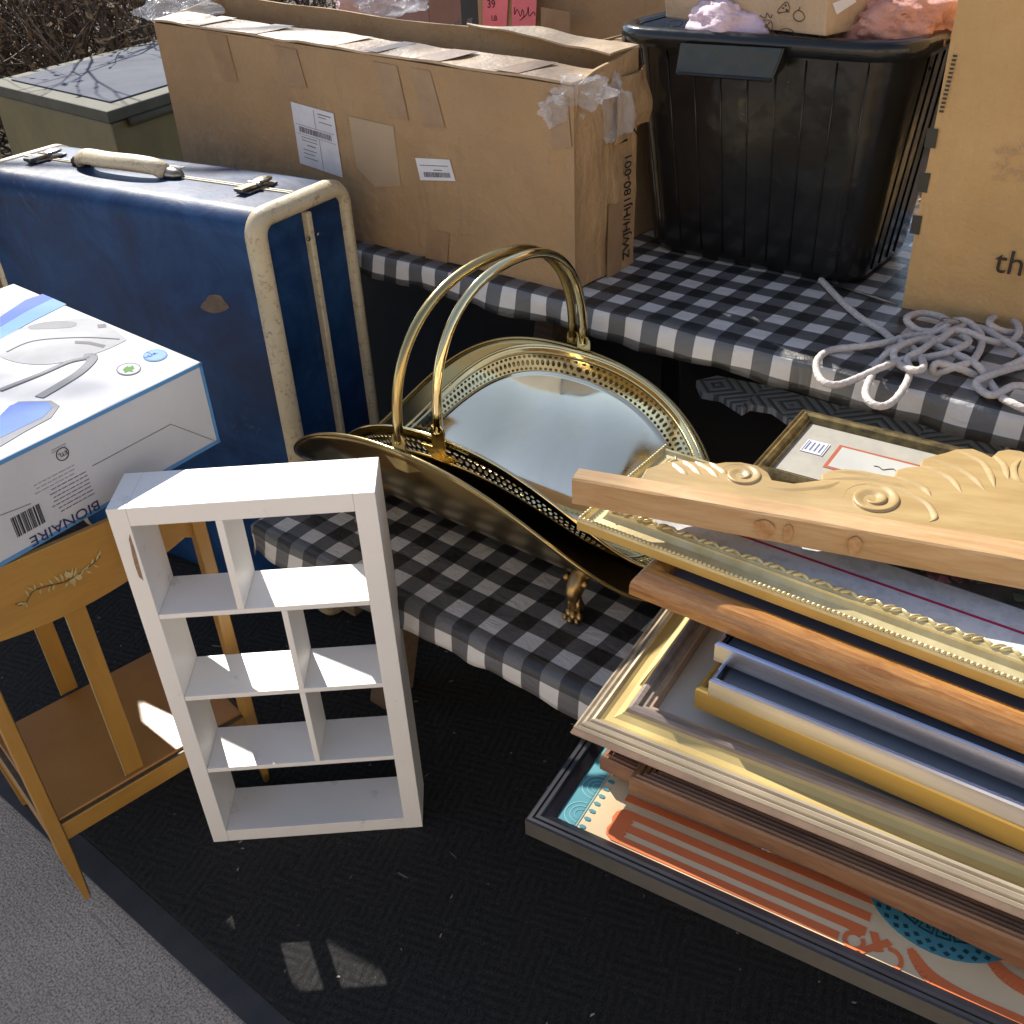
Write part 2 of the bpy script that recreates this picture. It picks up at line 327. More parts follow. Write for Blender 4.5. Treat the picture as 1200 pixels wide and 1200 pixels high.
# inner dark packing board filling the slot
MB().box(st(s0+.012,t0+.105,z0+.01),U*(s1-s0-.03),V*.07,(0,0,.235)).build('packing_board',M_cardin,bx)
mb=MB(); mb.slab(st(s0,t0-.001,bz(s0)+.002),st(s1,t0-.001,bz(s1)+.002),st(s1,t0+.094,bz(s1)+.006),st(s0,t0+.084,bz(s0)+.006),(0,0,.004),70,8,disp=.0035,nsc=13)
mb.build('top_flap',mat('faded_cardboard_top',(.50,.37,.24),(.36,.245,.145),rough=.4,scale=14,bmp=.004,bscale=30),bx)
mb=MB(); mb.slab(st(-1.33,t1-.004,bz(-1.33,1)+.004),st(s1,t1-.085,bz(s1,1)-.004),st(s1,t1+.002,bz(s1,1)+.002),st(-1.34,t1+.004,bz(-1.34,1)+.004),(0,0,.003),30,8,disp=.009,nsc=12,seed=8)
mb.build('top_flap',mat('faded_cardboard_flap',(.48,.36,.23),(.34,.24,.14),rough=.45,scale=14,bmp=.004,bscale=30),bx)
FP=st(0,t0-.0013,0); FN=-V
for q in ([(240,37),(265,42),(279,95),(262,93)],[(321,53),(347,58),(360,103),(338,100)],[(437,72),(465,77),(479,141),(455,137)],[(481,79),(504,83),(522,150),(497,148)]):
    m_=MB(); decal(m_,q,FP,FN,.0006); m_.build('tape_strip',M_tape,bx)
for q_ in ([(503,270),(527,273),(524,312),(498,305)],[(640,110),(665,113),(670,172),(648,176)]):
    m_=MB(); decal(m_,q_,FP,FN,.0006); m_.build('tape_strip',M_tape,bx)
m_=MB(); decal(m_,[(409,136),(461,148),(470,218),(440,219),(418,196)],FP,FN,.0006); m_.build('torn_label_patch',mat('film_patch',(.42,.31,.20),(.38,.28,.18),rough=.35),bx)
def label_on(parent,q,lines,bars,p,n):
    m_=MB(); decal(m_,q,p,n,.0008); lab=m_.build('label',M_label,parent)
    a,b,c,d=[Vector((*x,0)) for x in q]
    def L(u,v): r=(a*(1-u)+b*u)*(1-v)+(d*(1-u)+c*u)*v; return (r.x,r.y)
    m_=MB()
    for u0,u1,v0,v1 in lines: decal(m_,[L(u0,v0),L(u1,v0),L(u1,v1),L(u0,v1)],Vector(p),n,.0014)
    rr=random.Random(3)
    for u0,u1,v0,v1 in bars:
        u=u0
        while u<u1:
            wd=rr.choice((.008,.014,.02)); decal(m_,[L(u,v0),L(u+wd,v0),L(u+wd,v1),L(u,v1)],Vector(p),n,.0014); u+=wd+rr.choice((.01,.018))
    m_.build('print',M_greyink,lab)
M_greyink=plain('faded_ink',(.16,.16,.19),.6)
lines=[(.62,.92,.07,.085),(.62,.8,.12,.132),(.62,.92,.2,.212),(.14,.5,.53,.54),(.14,.5,.58,.59),(.25,.45,.645,.66),(.14,.45,.73,.74),(.14,.4,.79,.80),(.14,.45,.86,.87),(.05,.95,.34,.345),(.05,.95,.49,.494),(.52,.524,.03,.34),(.56,.564,.5,.97)]
label_on(bx,[(341,119),(391,133),(402,208),(352,191)],lines,[(.12,.88,.37,.46)],FP,FN)
label_on(bx,[(487,185),(527,187),(534,212),(493,211)],[(.08,.9,.30,.33),(.45,.7,.5,.54)],[(.15,.9,.62,.85)],FP,FN)
SP=st(s1+.007,0,0)
m_=MB(); decal(m_,[(713,240),(729,238),(727,322),(711,329)],SP,U,.0006); m_.build('tape_strip',M_tape,bx)
p0=hit(737,302,SP,U); text_mb('ZWJH/HJ180-001',.031,p0,(0,0,1),V*-1,squash=.86,spacing=.98).build('print',M_ink,bx)
p1=hit(735,167,SP,U); text_mb('F',.04,p1,(0,0,1),V*-1).build('print',M_ink,bx)
m_=MB(); a_=hit(726,168,SP,U); m_.tube([a_,a_+V*.03+Vector((0,0,.03)),a_+V*.055+Vector((0,0,.004))],.0013,5); m_.build('print',M_ink,bx)
for a_,w_ in ((-1.95,.05),(-1.78,.06),(-1.55,.05),(-1.42,.03),(-1.30,.06),(-1.12,.05)):
    q=MB(); zz_=bz(a_+w_/2)+.0078; q.slab(st(a_,t0-.0012,zz_),st(a_+w_,t0-.0012,zz_-.0012),st(a_+w_+.02,t0+.082,zz_+.0028),st(a_+.02,t0+.082,zz_+.004),(0,0,.0006),6,6,disp=.0008,nsc=20,seed=int(a_*10)); q.build('tape_strip',M_tapelight if int(a_*100)%2 else M_tape,bx)
# torn corner flap
mb=MB(); mb.slab(st(s1+.008,t0+.1,.985),st(s1+.008,t1+.028,1.0),st(s1+.010,t1+.012,1.095),st(s1+.008,t0+.12,1.09),U*.004,10,8,disp=.014,nsc=22,seed=4); mb.build('torn_flap',M_card,bx)
for c,r,sd_ in ((hit(718,128,SP,U)+U*.006,(.026,.028,.042),1),(hit(690,105,SP,U)+Vector((-.01,-.012,.0)),(.042,.026,.022),2),(hit(655,128,FP,FN),(.035,.012,.02),3)):
    crumple(c,r,sd_,40,28).build('plastic_wrap',M_film,bx)
crumple(st(s0+.03,t0+.05,ztl+.02),(.07,.04,.03),5,36,24).build('plastic_wrap',M_film,bx)
# ------------------------------------------------------------------ right hand box
ra=-37; ru=dirv(ra); rv=dirv(ra+90); rc=at(1056,361,TZ+.003)
rb=thing('tall_cardboard_box',rc+ru*.3+rv*.17,'tall golden cardboard box marked "the" at the right end of the gingham table','box')
zz=Vector((0,0,.62)); t6=.006
for a,b_,th in ((rc,ru*.6,rv*t6),(rc+rv*.34,ru*.6,-rv*t6)):
    m_=MB().slab(a,a+b_,a+b_+zz,a+zz,th,24,24,disp=-.005,nsc=4); m_.build('side_panel',M_cardy,rb)
for a,th in ((rc,ru*t6),(rc+ru*.6,-ru*t6)): MB().slab(a+rv*t6,a+rv*.334,a+rv*.334+zz,a+rv*t6+zz,th,8,16,disp=.003).build('side_panel',M_cardy,rb)
MB().box(rc+ru*.01+rv*.01+Vector((0,0,.61)),ru*.58,rv*.32,(0,0,.005)).build('top_flap',M_cardy,rb)
MB().box(rc+ru*.01+rv*.01+Vector((0,0,.001)),ru*.58,rv*.32,(0,0,.005)).build('bottom_flap',M_cardy,rb)
RP=rc-rv*.0035
M_gink=plain('grey_ink',(.06,.055,.045),.6)
for q in ([(1087,150),(1100,151),(1096,174),(1083,172)],[(1078,202),(1091,203),(1086,226),(1074,224)],[(1070,252),(1081,253),(1077,275),(1066,273)]):
    m_=MB(); decal(m_,q,RP,-rv,.0007); m_.build('print_block',M_gink,rb)
m_=MB()
yy=64
while yy<132:
    x0=1119-(yy-64)*.245; decal(m_,[(x0-2,yy),(x0+3,yy+.5),(x0+2.5,yy+3),(x0-2.5,yy+2.5)],RP,-rv,.0007); yy+=5
m_.build('print',M_gink,rb)
text_mb('the',.052,hit(1163,318,RP,-rv),ru,(0,0,1)).build('print',plain('brown_ink',(.05,.04,.03),.6),rb)
m_=MB()
rr=random.Random(5)
for i in range(70):
    x=1165+rr.random()*45; y=168+rr.random()*42; p=hit(x,y,RP,-rv); q=p+Vector((0,0,1))*rr.uniform(-.008,.008)+ru*rr.uniform(-.006,.006); m_.tube([p,(p+q)/2-rv*.001,q],.0006,4)
m_.build('scuff',mat('scuffed_paper',(.55,.40,.28),rough=.6),rb)
# ------------------------------------------------------------------ black tub
tb=thing('storage_tub',st(-.775,1.74,TZ+.002),'black ribbed plastic storage tub with hanging handle flap on the gingham table','tub')
def m_tub():
    m,nt,b=nodes('black_plastic'); co=coords(nt); n=noise_n(nt,co,7,4,.6)
    lk(nt,ramp(nt,n,[(.3,(.006,.006,.007)),(.7,(.014,.015,.016))]),b.inputs['Base Color']); b.inputs['Roughness'].default_value=.16; b.inputs['Specular IOR Level'].default_value=.45
    lk(nt,math_n(nt,'ADD',math_n(nt,'MULTIPLY',noise_n(nt,co,30,4,.6),.22),.08),b.inputs['Roughness'])
    bump(nt,b,noise_n(nt,co,9,3,.5),.006,.7); return m
M_tub=m_tub()
def rrect(s0,s1,t0,t1,r,n=8):
    out=[]
    for cx,cy,a0 in ((s1-r,t0+r,-90),(s1-r,t1-r,0),(s0+r,t1-r,90),(s0+r,t0+r,180)):
        for k in range(n+1):
            a=rad(a0+90*k/n); out.append((cx+r*math.cos(a),cy+r*math.sin(a)))
    return out
tz0,tz1=TZ+.004,1.142
bot=rrect(-.985,-.562,1.612,1.87,.055,10); top=rrect(-1.018,-.530,1.562,1.93,.075,10)
def ring(k,off=0):
    out=[]
    c=Vector((-.775,1.74))
    for (a,b_),(c_,d_) in zip(bot,top):
        p=Vector((a+(c_-a)*k,b_+(d_-b_)*k)); q=(p-c).normalized(); p=p+q*off; out.append(st(p.x,p.y,tz0+(tz1-tz0)*k))
    return out
mb=MB(); ks=[0,.02,.05,.2,.4,.6,.8,.95,1]; offs=[-.015,-.004,0,0,0,0,0,0,0]; n=len(bot); vs=[]
for k,o_ in zip(ks,offs): vs+=ring(k,o_)
for k in (1,.6,.06): vs+=ring(k,-.006)
fs=[(j*n+i,j*n+(i+1)%n,(j+1)*n+(i+1)%n,(j+1)*n+i) for j in range(len(ks)+2) for i in range(n)]
fs+=[tuple(range(n))[::-1],tuple(range((len(ks)+2)*n,(len(ks)+3)*n))]
mb.add(vs,fs); mb.build('tub_body',M_tub,tb,smooth=True,auto=60)
# rim: flange rolled outwards
mb=MB(); prof=[(-.006,-.001),(-.004,.005),(.004,.008),(.015,.007),(.022,.003),(.024,-.004),(.0235,-.020),(.021,-.020),(.0205,-.006),(.010,-.001)]
base=top; c=Vector((-.775,1.74)); vs=[]
for (dx,dz) in prof:
    for (a,b_) in base:
        q=(Vector((a,b_))-c); q=Vector((q.x/.24,q.y/.18)); q.normalize(); vs.append(st(a+q.x*dx,b_+q.y*dx,tz1+dz))
m_n=len(prof); fs=[(j*n+i,j*n+(i+1)%n,((j+1)%m_n)*n+(i+1)%n,((j+1)%m_n)*n+i) for j in range(m_n) for i in range(n)]
mb.add(vs,fs); mb.build('rim',M_tub,tb,smooth=True)
mb=MB()
def edge_at(k,s):  # front wall t at height k
    return 1.612+(1.562-1.612)*k
for i in range(9):
    f=(i+.5)/9; sb=-.965+f*.385; sp_=-1.0+f*.45
    pts=[st(sb+(sp_-sb)*k,edge_at(k,0)-.0012,tz0+(tz1-tz0)*k) for k in (.05,.3,.6,.93)]
    mb.tube(pts,.0012,6)
for i in range(4):
    f=(i+.5)/4; pts=[st(-.562+(.032)*k+.001,1.68+f*.14-.03*(1-k)+.0,tz0+(tz1-tz0)*k) for k in (.05,.5,.93)]; mb.tube(pts,.0012,6)
mb.build('rib',M_tub,tb,smooth=True)
# handle flap: hollow lip hanging from the front rim
hp=st(0,1.528,0)
q=[hit(799,51,hp,V),hit(917,57,hp,V),hit(903,94,st(0,1.522,0),V),hit(793,86,st(0,1.522,0),V)]
mb=MB(); mb.slab(q[3],q[2],q[1],q[0],V*.004,12,6,disp=.0015,nsc=8)
mb.prism([q[1],q[2],q[2]+V*.035+Vector((0,0,.01)),q[1]+V*.026],U*.003); mb.prism([q[0],q[3],q[3]+V*.035+Vector((0,0,.01)),q[0]+V*.026],-U*.003)
mb.tube([q[3],q[2]],.0032,8); mb.build('handle_flap',M_tub,tb,bev=.0008)
mb=MB(); mb.prism([st(a,b_,0) for a,b_ in rrect(-1.0,-.55,1.585,1.90,.06)],(0,0,.01)); 
for i,vv in enumerate(mb.v): vv.z+=1.09
# ------------------------------------------------------------------ clothes and kraft box in the tub
def laundry(name,c,r,seed,m,label,amp=.35):
    mb=MB(); c=Vector(c)
    def P(u,v):
        th=2*math.pi*u; ph=math.pi*v; d=Vector((math.sin(ph)*math.cos(th),math.sin(ph)*math.sin(th),math.cos(ph)))
        k=1+amp*noise.noise(d*1.7+Vector((seed,0,0)))+amp*.75*(abs(noise.noise(Vector((d.x*3+seed,d.y*7+d.x*3,d.z*3))))-.2)+amp*.10*noise.noise(d*8)
        return c+(U*d.x*r[0]+V*d.y*r[1]+Vector((0,0,d.z*r[2])))*k
    mb.grid(P,64,44,wrapu=True); return tag(mb.build(name,m,smooth=True),label,'clothing')
M_pink=mat('pale_pink_cloth',(.72,.56,.60),(.55,.44,.58),rough=.85,scale=9,bmp=.002,bscale=200)
M_sal=mat('salmon_knit',(.62,.34,.29),(.52,.27,.23),rough=.9,scale=14,bmp=.003,bscale=160)
M_crm=mat('cream_cloth',(.70,.60,.47),(.60,.50,.38),rough=.85,scale=10,bmp=.002,bscale=200)
M_wht=mat('white_cloth',(.74,.73,.76),(.62,.62,.68),rough=.85,scale=10,bmp=.002,bscale=200)
laundry('folded_shirt',at(838,36,1.15)+V*.05,(.075,.05,.038),1,M_pink,'pale pink and white shirt bunched inside the tub rim, left of the salmon garment')
laundry('knit_garment',at(1036,34,1.15)+V*.05,(.085,.11,.055),4,M_sal,'salmon pink knit garment lying in the tub, right of the kraft box')
laundry('cream_garment',at(988,38,1.14)+V*.03,(.045,.05,.04),6,M_crm,'cream garment tucked beside the kraft box corner in the tub')
laundry('white_garment',at(1000,8,1.16)+V*.10,(.11,.07,.05),8,M_wht,'white garment behind the salmon knit in the tub')
laundry('canvas_bag',at(1098,22,1.15)+V*.05,(.05,.05,.055),11,M_crm,'off-white bag stuffed in the right corner of the tub')
laundry('dark_garment',st(-.77,1.74,1.09),(.22,.15,.04),13,mat('dark_cloth',(.03,.028,.035),rough=.9),'dark garment filling the bottom of the tub under the others',.15)
ka=-33; 
kc=at(963,44,1.152)+V*.012; kl=at(776,22,1.152)+V*.012
kx=(kl-kc).normalized(); ky=Vector((-kx.y,kx.x,0)); ky=ky if ky.dot(V)>0 else -ky; kw=(kl-kc).length; kz=Vector((0,0,.085))-ky*.012
kb=thing('kraft_box',kc+kx*kw/2+ky*.08,'kraft carton printed with food doodles lying on the clothes in the tub','box')
MB().hexa([kc,kc+kx*kw,kc+kx*kw+ky*.15,kc+ky*.15],[kc+kz,kc+kx*kw+kz,kc+kx*kw+ky*.15+kz,kc+ky*.15+kz]).build('carton',M_kraft,kb,bev=.002)
kn=kx.cross(kz).normalized(); kn=kn if kn.dot(CAM-kc)>0 else -kn; KP=kc+kn*.0004
mb=MB()
def doodle(pts,closed=True):
    q=[hit(x,y,KP,kn)+kn*.0008 for x,y in pts]; mb.tube(spline(q,3,closed),.0007,4,closed=closed)
doodle([(911,14),(922,2),(925,12)]); doodle([(912,16),(918,14),(925,14)],False)
for a,b_ in ((917,9),(920,6),(921,11)): doodle([(a,b_),(a+1,b_+1),(a+2,b_)])
doodle([(930,17),(935,12),(941,15),(943,21),(938,25),(932,23)]); doodle([(936,12),(938,8)],False)
doodle([(893,24),(904,25),(904,35),(894,34)]); doodle([(891,18),(897,21),(899,15),(903,21),(905,17)],False); doodle([(895,26),(902,34)],False); doodle([(902,26),(896,33)],False)
doodle([(914,36),(920,33),(928,35),(933,41)],False); doodle([(913,38),(918,40),(926,42)],False); doodle([(783,27),(790,24),(800,25),(797,30),(787,31)])
mb.build('print',plain('doodle_ink',(.10,.07,.05),.6),kb)
kn2=-kx; K2=kc-kx*.0006
m_=MB(); decal(m_,[(975,4),(1000,-6),(1003,2),(980,17)],K2,kn2,.0008); m_.build('label',M_label,kb)
# ------------------------------------------------------------------ boxes at the back
def crate(name,near,ang,wd,dp,z0,z1,m,label,cat='box',bev=.002,wear=True):
    a=Vector((near.x,near.y,z0)); u=dirv(ang); v=dirv(ang+90); o=thing(name,a+u*wd/2+v*dp/2,label,cat)
    h=Vector((0,0,z1-z0))
    for p,d_,th in ((a,u*wd,v*.005),(a+v*dp,u*wd,-v*.005),(a+v*.005,v*(dp-.01),u*.005),(a+u*wd+v*.005,v*(dp-.01),-u*.005)):
        MB().slab(p,p+d_,p+d_+h,p+h,th,12,8,disp=.003,nsc=5).build('side_panel',m,o)
    MB().box(a+u*.006+v*.006+h-Vector((0,0,.008)),u*(wd-.012),v*(dp*.5-.008),(0,0,.004)).build('top_flap',m,o)
    MB().box(a+u*.006+v*(dp*.5)+h-Vector((0,0,.007)),u*(wd-.012),v*(dp*.5-.008),(0,0,.004)).build('top_flap',m,o)
    return o,a,u,v
c1=at(632,58,.99)  # behind the long box
nb,a,u,v=crate('cardboard_box',at(562,50,1.0),-36,.115,.2,TZ+.004,1.20,M_card,'brown cardboard box with two pink handwritten price notes behind the long box')
M_note=mat('pink_note',(.80,.20,.22),(.70,.15,.19),rough=.6,scale=12)
NP=a-v*.004
for q,tx in (([(566,-25),(597,-22),(593,43),(566,33)],('39','LB')),([(600,-22),(630,-20),(627,44),(600,37)],('Angle',))):
    m_=MB(); decal(m_,q,NP,-v,.001); nt_=m_.build('price_note',M_note,nb)
    if tx[0]=='39':
        text_mb('39',.026,hit(571,9,NP-v*.001,-v),u,(0,0,1)).build('print',M_ink,nt_); text_mb('LB',.017,hit(576,24,NP-v*.001,-v),u,(0,0,1)).build('print',M_ink,nt_)
    else:
        k=[hit(x,y,NP-v*.0016,-v) for x,y in ((603,8),(603,17),(606,11),(610,19),(612,11),(614,19),(609,24),(617,17),(619,8),(620,19),(625,14),(627,18))]; m_=MB(); m_.tube(spline(k,4),.0009,5); m_.build('print',M_ink,nt_)
m_=MB(); decal(m_,[(634,8),(668,14),(668,38),(634,34)],NP,-v,.0006); m_.build('tape_strip',M_tape,nb)
crate('large_cardboard_box',at(606,38,1.02),-36,.72,.4,TZ+.004,1.42,M_card,'large plain brown cardboard box at the back of the table behind the black tub')
crate('reddish_box',at(415,60,.92)+V*.12,-38,.20,.2,TZ+.004,1.105,mat('reddish_card',(.33,.18,.14),(.25,.13,.10),rough=.8,scale=6),'small reddish brown box behind the long box, left of the pink notes')
crate('dark_bin',at(525,60,.98)+V*.06,-38,.07,.18,TZ+.004,1.10,mat('dark_plastic',(.02,.022,.03),rough=.4),'small dark bin between the reddish box and the box with pink notes','bin')
o_,a,u,v=crate('striped_parcel',at(528,62,1.0)+V*.02,-36,.085,.05,TZ+.004,1.045,M_kraft,'small parcel with grey and red striped tape leaning before the pink notes','parcel')
m_=MB(); decal(m_,[(533,26),(539,24),(537,36),(531,34)],a-v*.004,-v); decal(m_,[(548,22),(554,21),(551,36),(545,34)],a-v*.004,-v); m_.build('tape_strip',plain('grey_stripe',(.15,.15,.15)),o_)
o_=crumple(at(425,6,1.12)+V*.10,(.07,.05,.035),9,44,30).build('bubble_wrap',M_film,smooth=False); tag(o_,'crumpled clear bubble wrap on the reddish box behind the long box','packing')
o_=crumple(at(383,4,1.12)+V*.12,(.06,.05,.04),12,44,30).build('tissue_bundle',mat('pink_tissue',(.60,.42,.40),(.5,.33,.32),rough=.7,bmp=.003,bscale=40),smooth=False); tag(o_,'pinkish tissue bundle left of the bubble wrap behind the long box','packing')
crate('gap_shade_carton',st(-1.145,1.60),-40.01,.112,.26,TZ+.004,1.10,M_card,'slim brown carton added between the long box and the black tub to block sun')  # added to keep sun off the cloth between long box and tub
crate('shade_carton',Vector((-1.78,2.12,0)),-6,.56,.42,.004,1.32,M_card,'unseen tall plain brown carton added left of the blue suitcase to shade the pavement')  # added out of view, only shades the concrete at the left
# ------------------------------------------------------------------ suitcase
SZ=.91
sa=at(290,252,SZ)+dirv(-32)*.012; sc_a=148; sx=dirv(sc_a); sy=dirv(sc_a-90); sy=sy if sy.y>0 else -sy
SL,ST,SH=.80,.262,.895; So=Vector((sa.x,sa.y,.014))
case=thing('suitcase',So+sx*SL/2+sy*ST/2,'worn dark blue hardshell suitcase with cream trim standing on end by the table','suitcase')
def SP_(x,y,z): return So+sx*x+sy*y+Vector((0,0,z))
def m_blue():
    m,nt,b=nodes('scuffed_blue_shell'); co=coords(nt); n=noise_n(nt,co,6,6,.7,.6); n2=noise_n(nt,co,11,8,.8,1.6); n3=noise_n(nt,co,3.2,4,.65,1.2)
    c=ramp(nt,n,[(.28,(.004,.015,.048)),(.5,(.008,.036,.110)),(.72,(.022,.070,.18))]); c=mixc(nt,ramp(nt,n2,[(.60,(0,0,0)),(.80,(.6,.6,.6))]),c,(.12,.18,.28))
    c=mixc(nt,ramp(nt,n3,[(.70,(0,0,0)),(.74,(1,1,1))]),c,(.17,.17,.15))
    lk(nt,c,b.inputs['Base Color']); lk(nt,math_n(nt,'ADD',math_n(nt,'MULTIPLY',n,.55),.16),b.inputs['Roughness']); b.inputs['Specular IOR Level'].default_value=.16; b.inputs['Coat Weight'].default_value=.05; b.inputs['Coat Roughness'].default_value=.25
    bump(nt,b,math_n(nt,'ADD',n2,math_n(nt,'MULTIPLY',n3,2)),.0012); return m
def m_trim():
    m,nt,b=nodes('worn_cream_trim'); co=coords(nt); n=noise_n(nt,co,70,7,.8,.8); n2=noise_n(nt,co,9,4,.6)
    c=ramp(nt,n2,[(.3,(.62,.54,.38)),(.7,(.50,.42,.27))]); c=mixc(nt,ramp(nt,n,[(.53,(0,0,0)),(.64,(.85,.85,.85))]),c,(.24,.165,.09))
    lk(nt,c,b.inputs['Base Color']); b.inputs['Roughness'].default_value=.42; bump(nt,b,n,.001); return m
M_blue=m_blue(); M_trim=m_trim()
M_steel=mat('tarnished_metal',(.42,.38,.33),(.22,.18,.13),rough=.28,metal=1,scale=40)
def sect(r,ins=0,n=9):
    return rrect(ins,ST-ins,ins,SH-ins,r,n)
def loft(mb,x0,x1,sec0,sec1,mi=0):
    n=len(sec0); mb.add([SP_(x0,a,b_) for a,b_ in sec0]+[SP_(x1,a,b_) for a,b_ in sec1],[(i,(i+1)%n,n+(i+1)%n,n+i) for i in range(n)],mi)
mb=MB(); R0=.045; xs=[.012,.03]+[.03+(SL-.06)*i/14 for i in range(1,14)]+[SL-.03,SL-.012]
for i in range(len(xs)-1): loft(mb,xs[i],xs[i+1],sect(R0),sect(R0))
mb.add([SP_(.010,a,b_) for a,b_ in sect(.03,.02)],[tuple(range(40))]); mb.add([SP_(SL-.010,a,b_) for a,b_ in sect(.03,.02)],[tuple(range(40))])
mb.build('shell',M_blue,case,smooth=True,auto=60)
for x0,sgn in ((0,1),(SL,-1)):
    mb=MB(); prof=[(.029,.001,0),(.027,-.0022,0),(.012,-.0032,0),(.002,.003,0),(-.004,.012,0),(-.004,.021,0),(.002,.027,0),(.010,.028,0)]
    secs=[sect(max(.012,R0-i_),i_) for d,i_,_ in prof]; n=len(secs[0])
    vs=[SP_(x0+sgn*d,a,b_) for (d,i_,_),sc in zip(prof,secs) for a,b_ in sc]
    mb.add(vs,[(j*n+i,j*n+(i+1)%n,(j+1)*n+(i+1)%n,(j+1)*n+i) for j in range(len(prof)-1) for i in range(n)]); mb.build('edge_trim',M_trim,case,smooth=True)
    mb=MB()
    for yy in (.128,): mb.box(SP_(x0-sgn*.004,yy,.03),sy*.013,sx*(sgn*.016),(0,0,SH-.06))
    mb.build('closing_band',M_trim,case,bev=.003)
mb=MB()
for yy,ww in ((.1285,.004),(.1365,.004)): mb.box(SP_(.03,yy,SH-.001),sx*(SL-.06),sy*ww,(0,0,.0035))
mb.build('closing_band',M_trim,case,bev=.001)
# handle on the top edge
def on(px,py,dz=0): return at(px,py,SO_TOP+dz)
SO_TOP=.014+SH
mb=MB(); hx0,hx1=.335,.575
cl=[(.575,.132,.002),(.565,.122,.016),(.53,.112,.022),(.47,.108,.022),(.40,.112,.022),(.355,.122,.016),(.335,.130,.002)]
mb.tube(spline([SP_(a,b_-.004,SH+c_+.004) for a,b_,c_ in cl],5),[.011,.013]+[.0185]*27+[.013,.011],14,flat=.62); mb.build('handle',M_trim,case,smooth=True)
for hx in (.328,.585):
    MB().ball(SP_(hx,.130,SH+.006),(.030,.017,.013),14,8,ax=Matrix.Rotation(rad(sc_a),3,'Z')).build('handle_mount',M_steel,case,smooth=True)
for hx in (.112,.70):
    mb=MB(); R3=Matrix.Rotation(rad(sc_a),3,'Z')
    mb.box(SP_(hx-.018,.095,SH+.001),sx*.036,sy*.075,(0,0,.004)); mb.box(SP_(hx-.011,.085,SH+.006),sx*.022,sy*.055,(0,0,.006)); mb.ball(SP_(hx,.15,SH+.012),(.016,.022,.005),12,6,ax=R3)
    mb.tube([SP_(hx-.014,.128,SH+.010),SP_(hx+.014,.128,SH+.010)],.0045,8); mb.build('latch',M_steel,case,bev=.001)
m_=MB()
for a,b_ in ((.012,.118),(.012,.150)): m_.tube([SP_(-.003,a+.1 if 0 else b_ if a==0 else (.121 if b_<.13 else .149),SH-.075),SP_(-.006,.121 if b_<.13 else .149,SH-.075)],.004,10)
m_.build('rivet',M_steel,case,smooth=True)
m_=MB(); CP=SP_(0,-.0004,0); pts=[hit(252+15*math.cos(a)*(1+.25*math.sin(3*a)),356+11*math.sin(a),CP,-sy) for a in [i*math.pi/8 for i in range(16)]]
m_.prism(pts,-sy*.0006); m_.build('scuff_patch',mat('bare_patch',(.10,.065,.04),(.16,.11,.07),rough=.6,scale=60),case)
m_=MB(); m_.box(SP_(.36,.175,SH+.0005),sx*.07,sy*.02,(0,0,.0005)); m_.build('torn_sticker',mat('sticker_rest',(.55,.52,.42),(.16,.2,.26),rough=.6,scale=90,lo=.45,hi=.55),case)
# ------------------------------------------------------------------ appliance carton
BZ0=.65
A0=at(0,665,BZ0); B0=at(258,518,BZ0); nd=(B0-A0).normalized(); hz=.138
R0_=B0; L0_=B0-nd*.60
far=at(16,332,BZ0+hz); far=Vector((far.x,far.y,BZ0)); dd=far-B0
M_gloss=mat('glossy_white_card',(.56,.56,.58),(.50,.51,.54),rough=.62,scale=7,bmp=.0014,bscale=14,coat=0,spec=.25)
M_ltblue=mat('light_blue_print',(.10,.27,.52),(.09,.24,.46),rough=.65,scale=12,spec=.2); M_mblue=mat('mid_blue_print',(.06,.14,.48),(.10,.21,.55),rough=.65,scale=8,spec=.2); M_dblue=plain('deep_blue_print',(.02,.10,.55),.3)
M_gr1=plain('pale_grey_print',(.22,.23,.26),.35); M_gr2=plain('mid_grey_print',(.13,.13,.16),.35); M_gr3=plain('off_white_print',(.36,.37,.40),.35)
ab=thing('appliance_carton',(L0_+R0_)/2+dd/2,'glossy white and blue steam cleaner carton resting on the brown painted rack, beside the suitcase','box')
hv=Vector((0,0,hz)); eps=.0
mb=MB(); mb.hexa([L0_,R0_,R0_+dd,L0_+dd],[L0_+hv,R0_+hv,R0_+dd+hv,L0_+dd+hv]); mb.build('carton',M_gloss,ab,bev=.0025)
nf=nd.cross(Vector((0,0,1))).normalized(); nf=nf if nf.dot(CAM-R0_)>0 else -nf
FPc=R0_; TP=R0_+hv; TN=Vector((0,0,1))
rn=dd.cross(Vector((0,0,1))).normalized(); rn=rn if rn.dot(nd)>0 else -rn
# blue edge lines
mb=MB(); e=.0012
for z_ in (.0005,hz-.0065): mb.box(L0_+Vector((0,0,z_))+nf*.0002,R0_-L0_,nf*.0006,(0,0,.006))
mb.box(R0_-nd*.0055+nf*.0002,nd*.005,nf*.0006,hv); mb.box(R0_+rn*.0002,dd,rn*.0006,(0,0,.005)); 
mb.build('edge_print',M_ltblue,ab)
def FD(uv,up=.0009,m=None,name='print',par=None): 
    m_=MB(); decal(m_,uv,FPc,nf,up); return m_.build(name,m,par or ab)
def top(px,m,up=.0006,name='print'):
    m_=MB(); decal(m_,px,TP,TN,up); return m_.build(name,m,ab)
top([(0,348),(15,338),(48,349),(0,385)],M_gr3,.0004)
top([(0,372),(30,352),(50,345),(62,350),(30,366),(0,384)],M_dblue,.0007)
top([(0,384),(30,366),(62,350),(78,357),(40,376),(0,398)],M_ltblue,.0006)
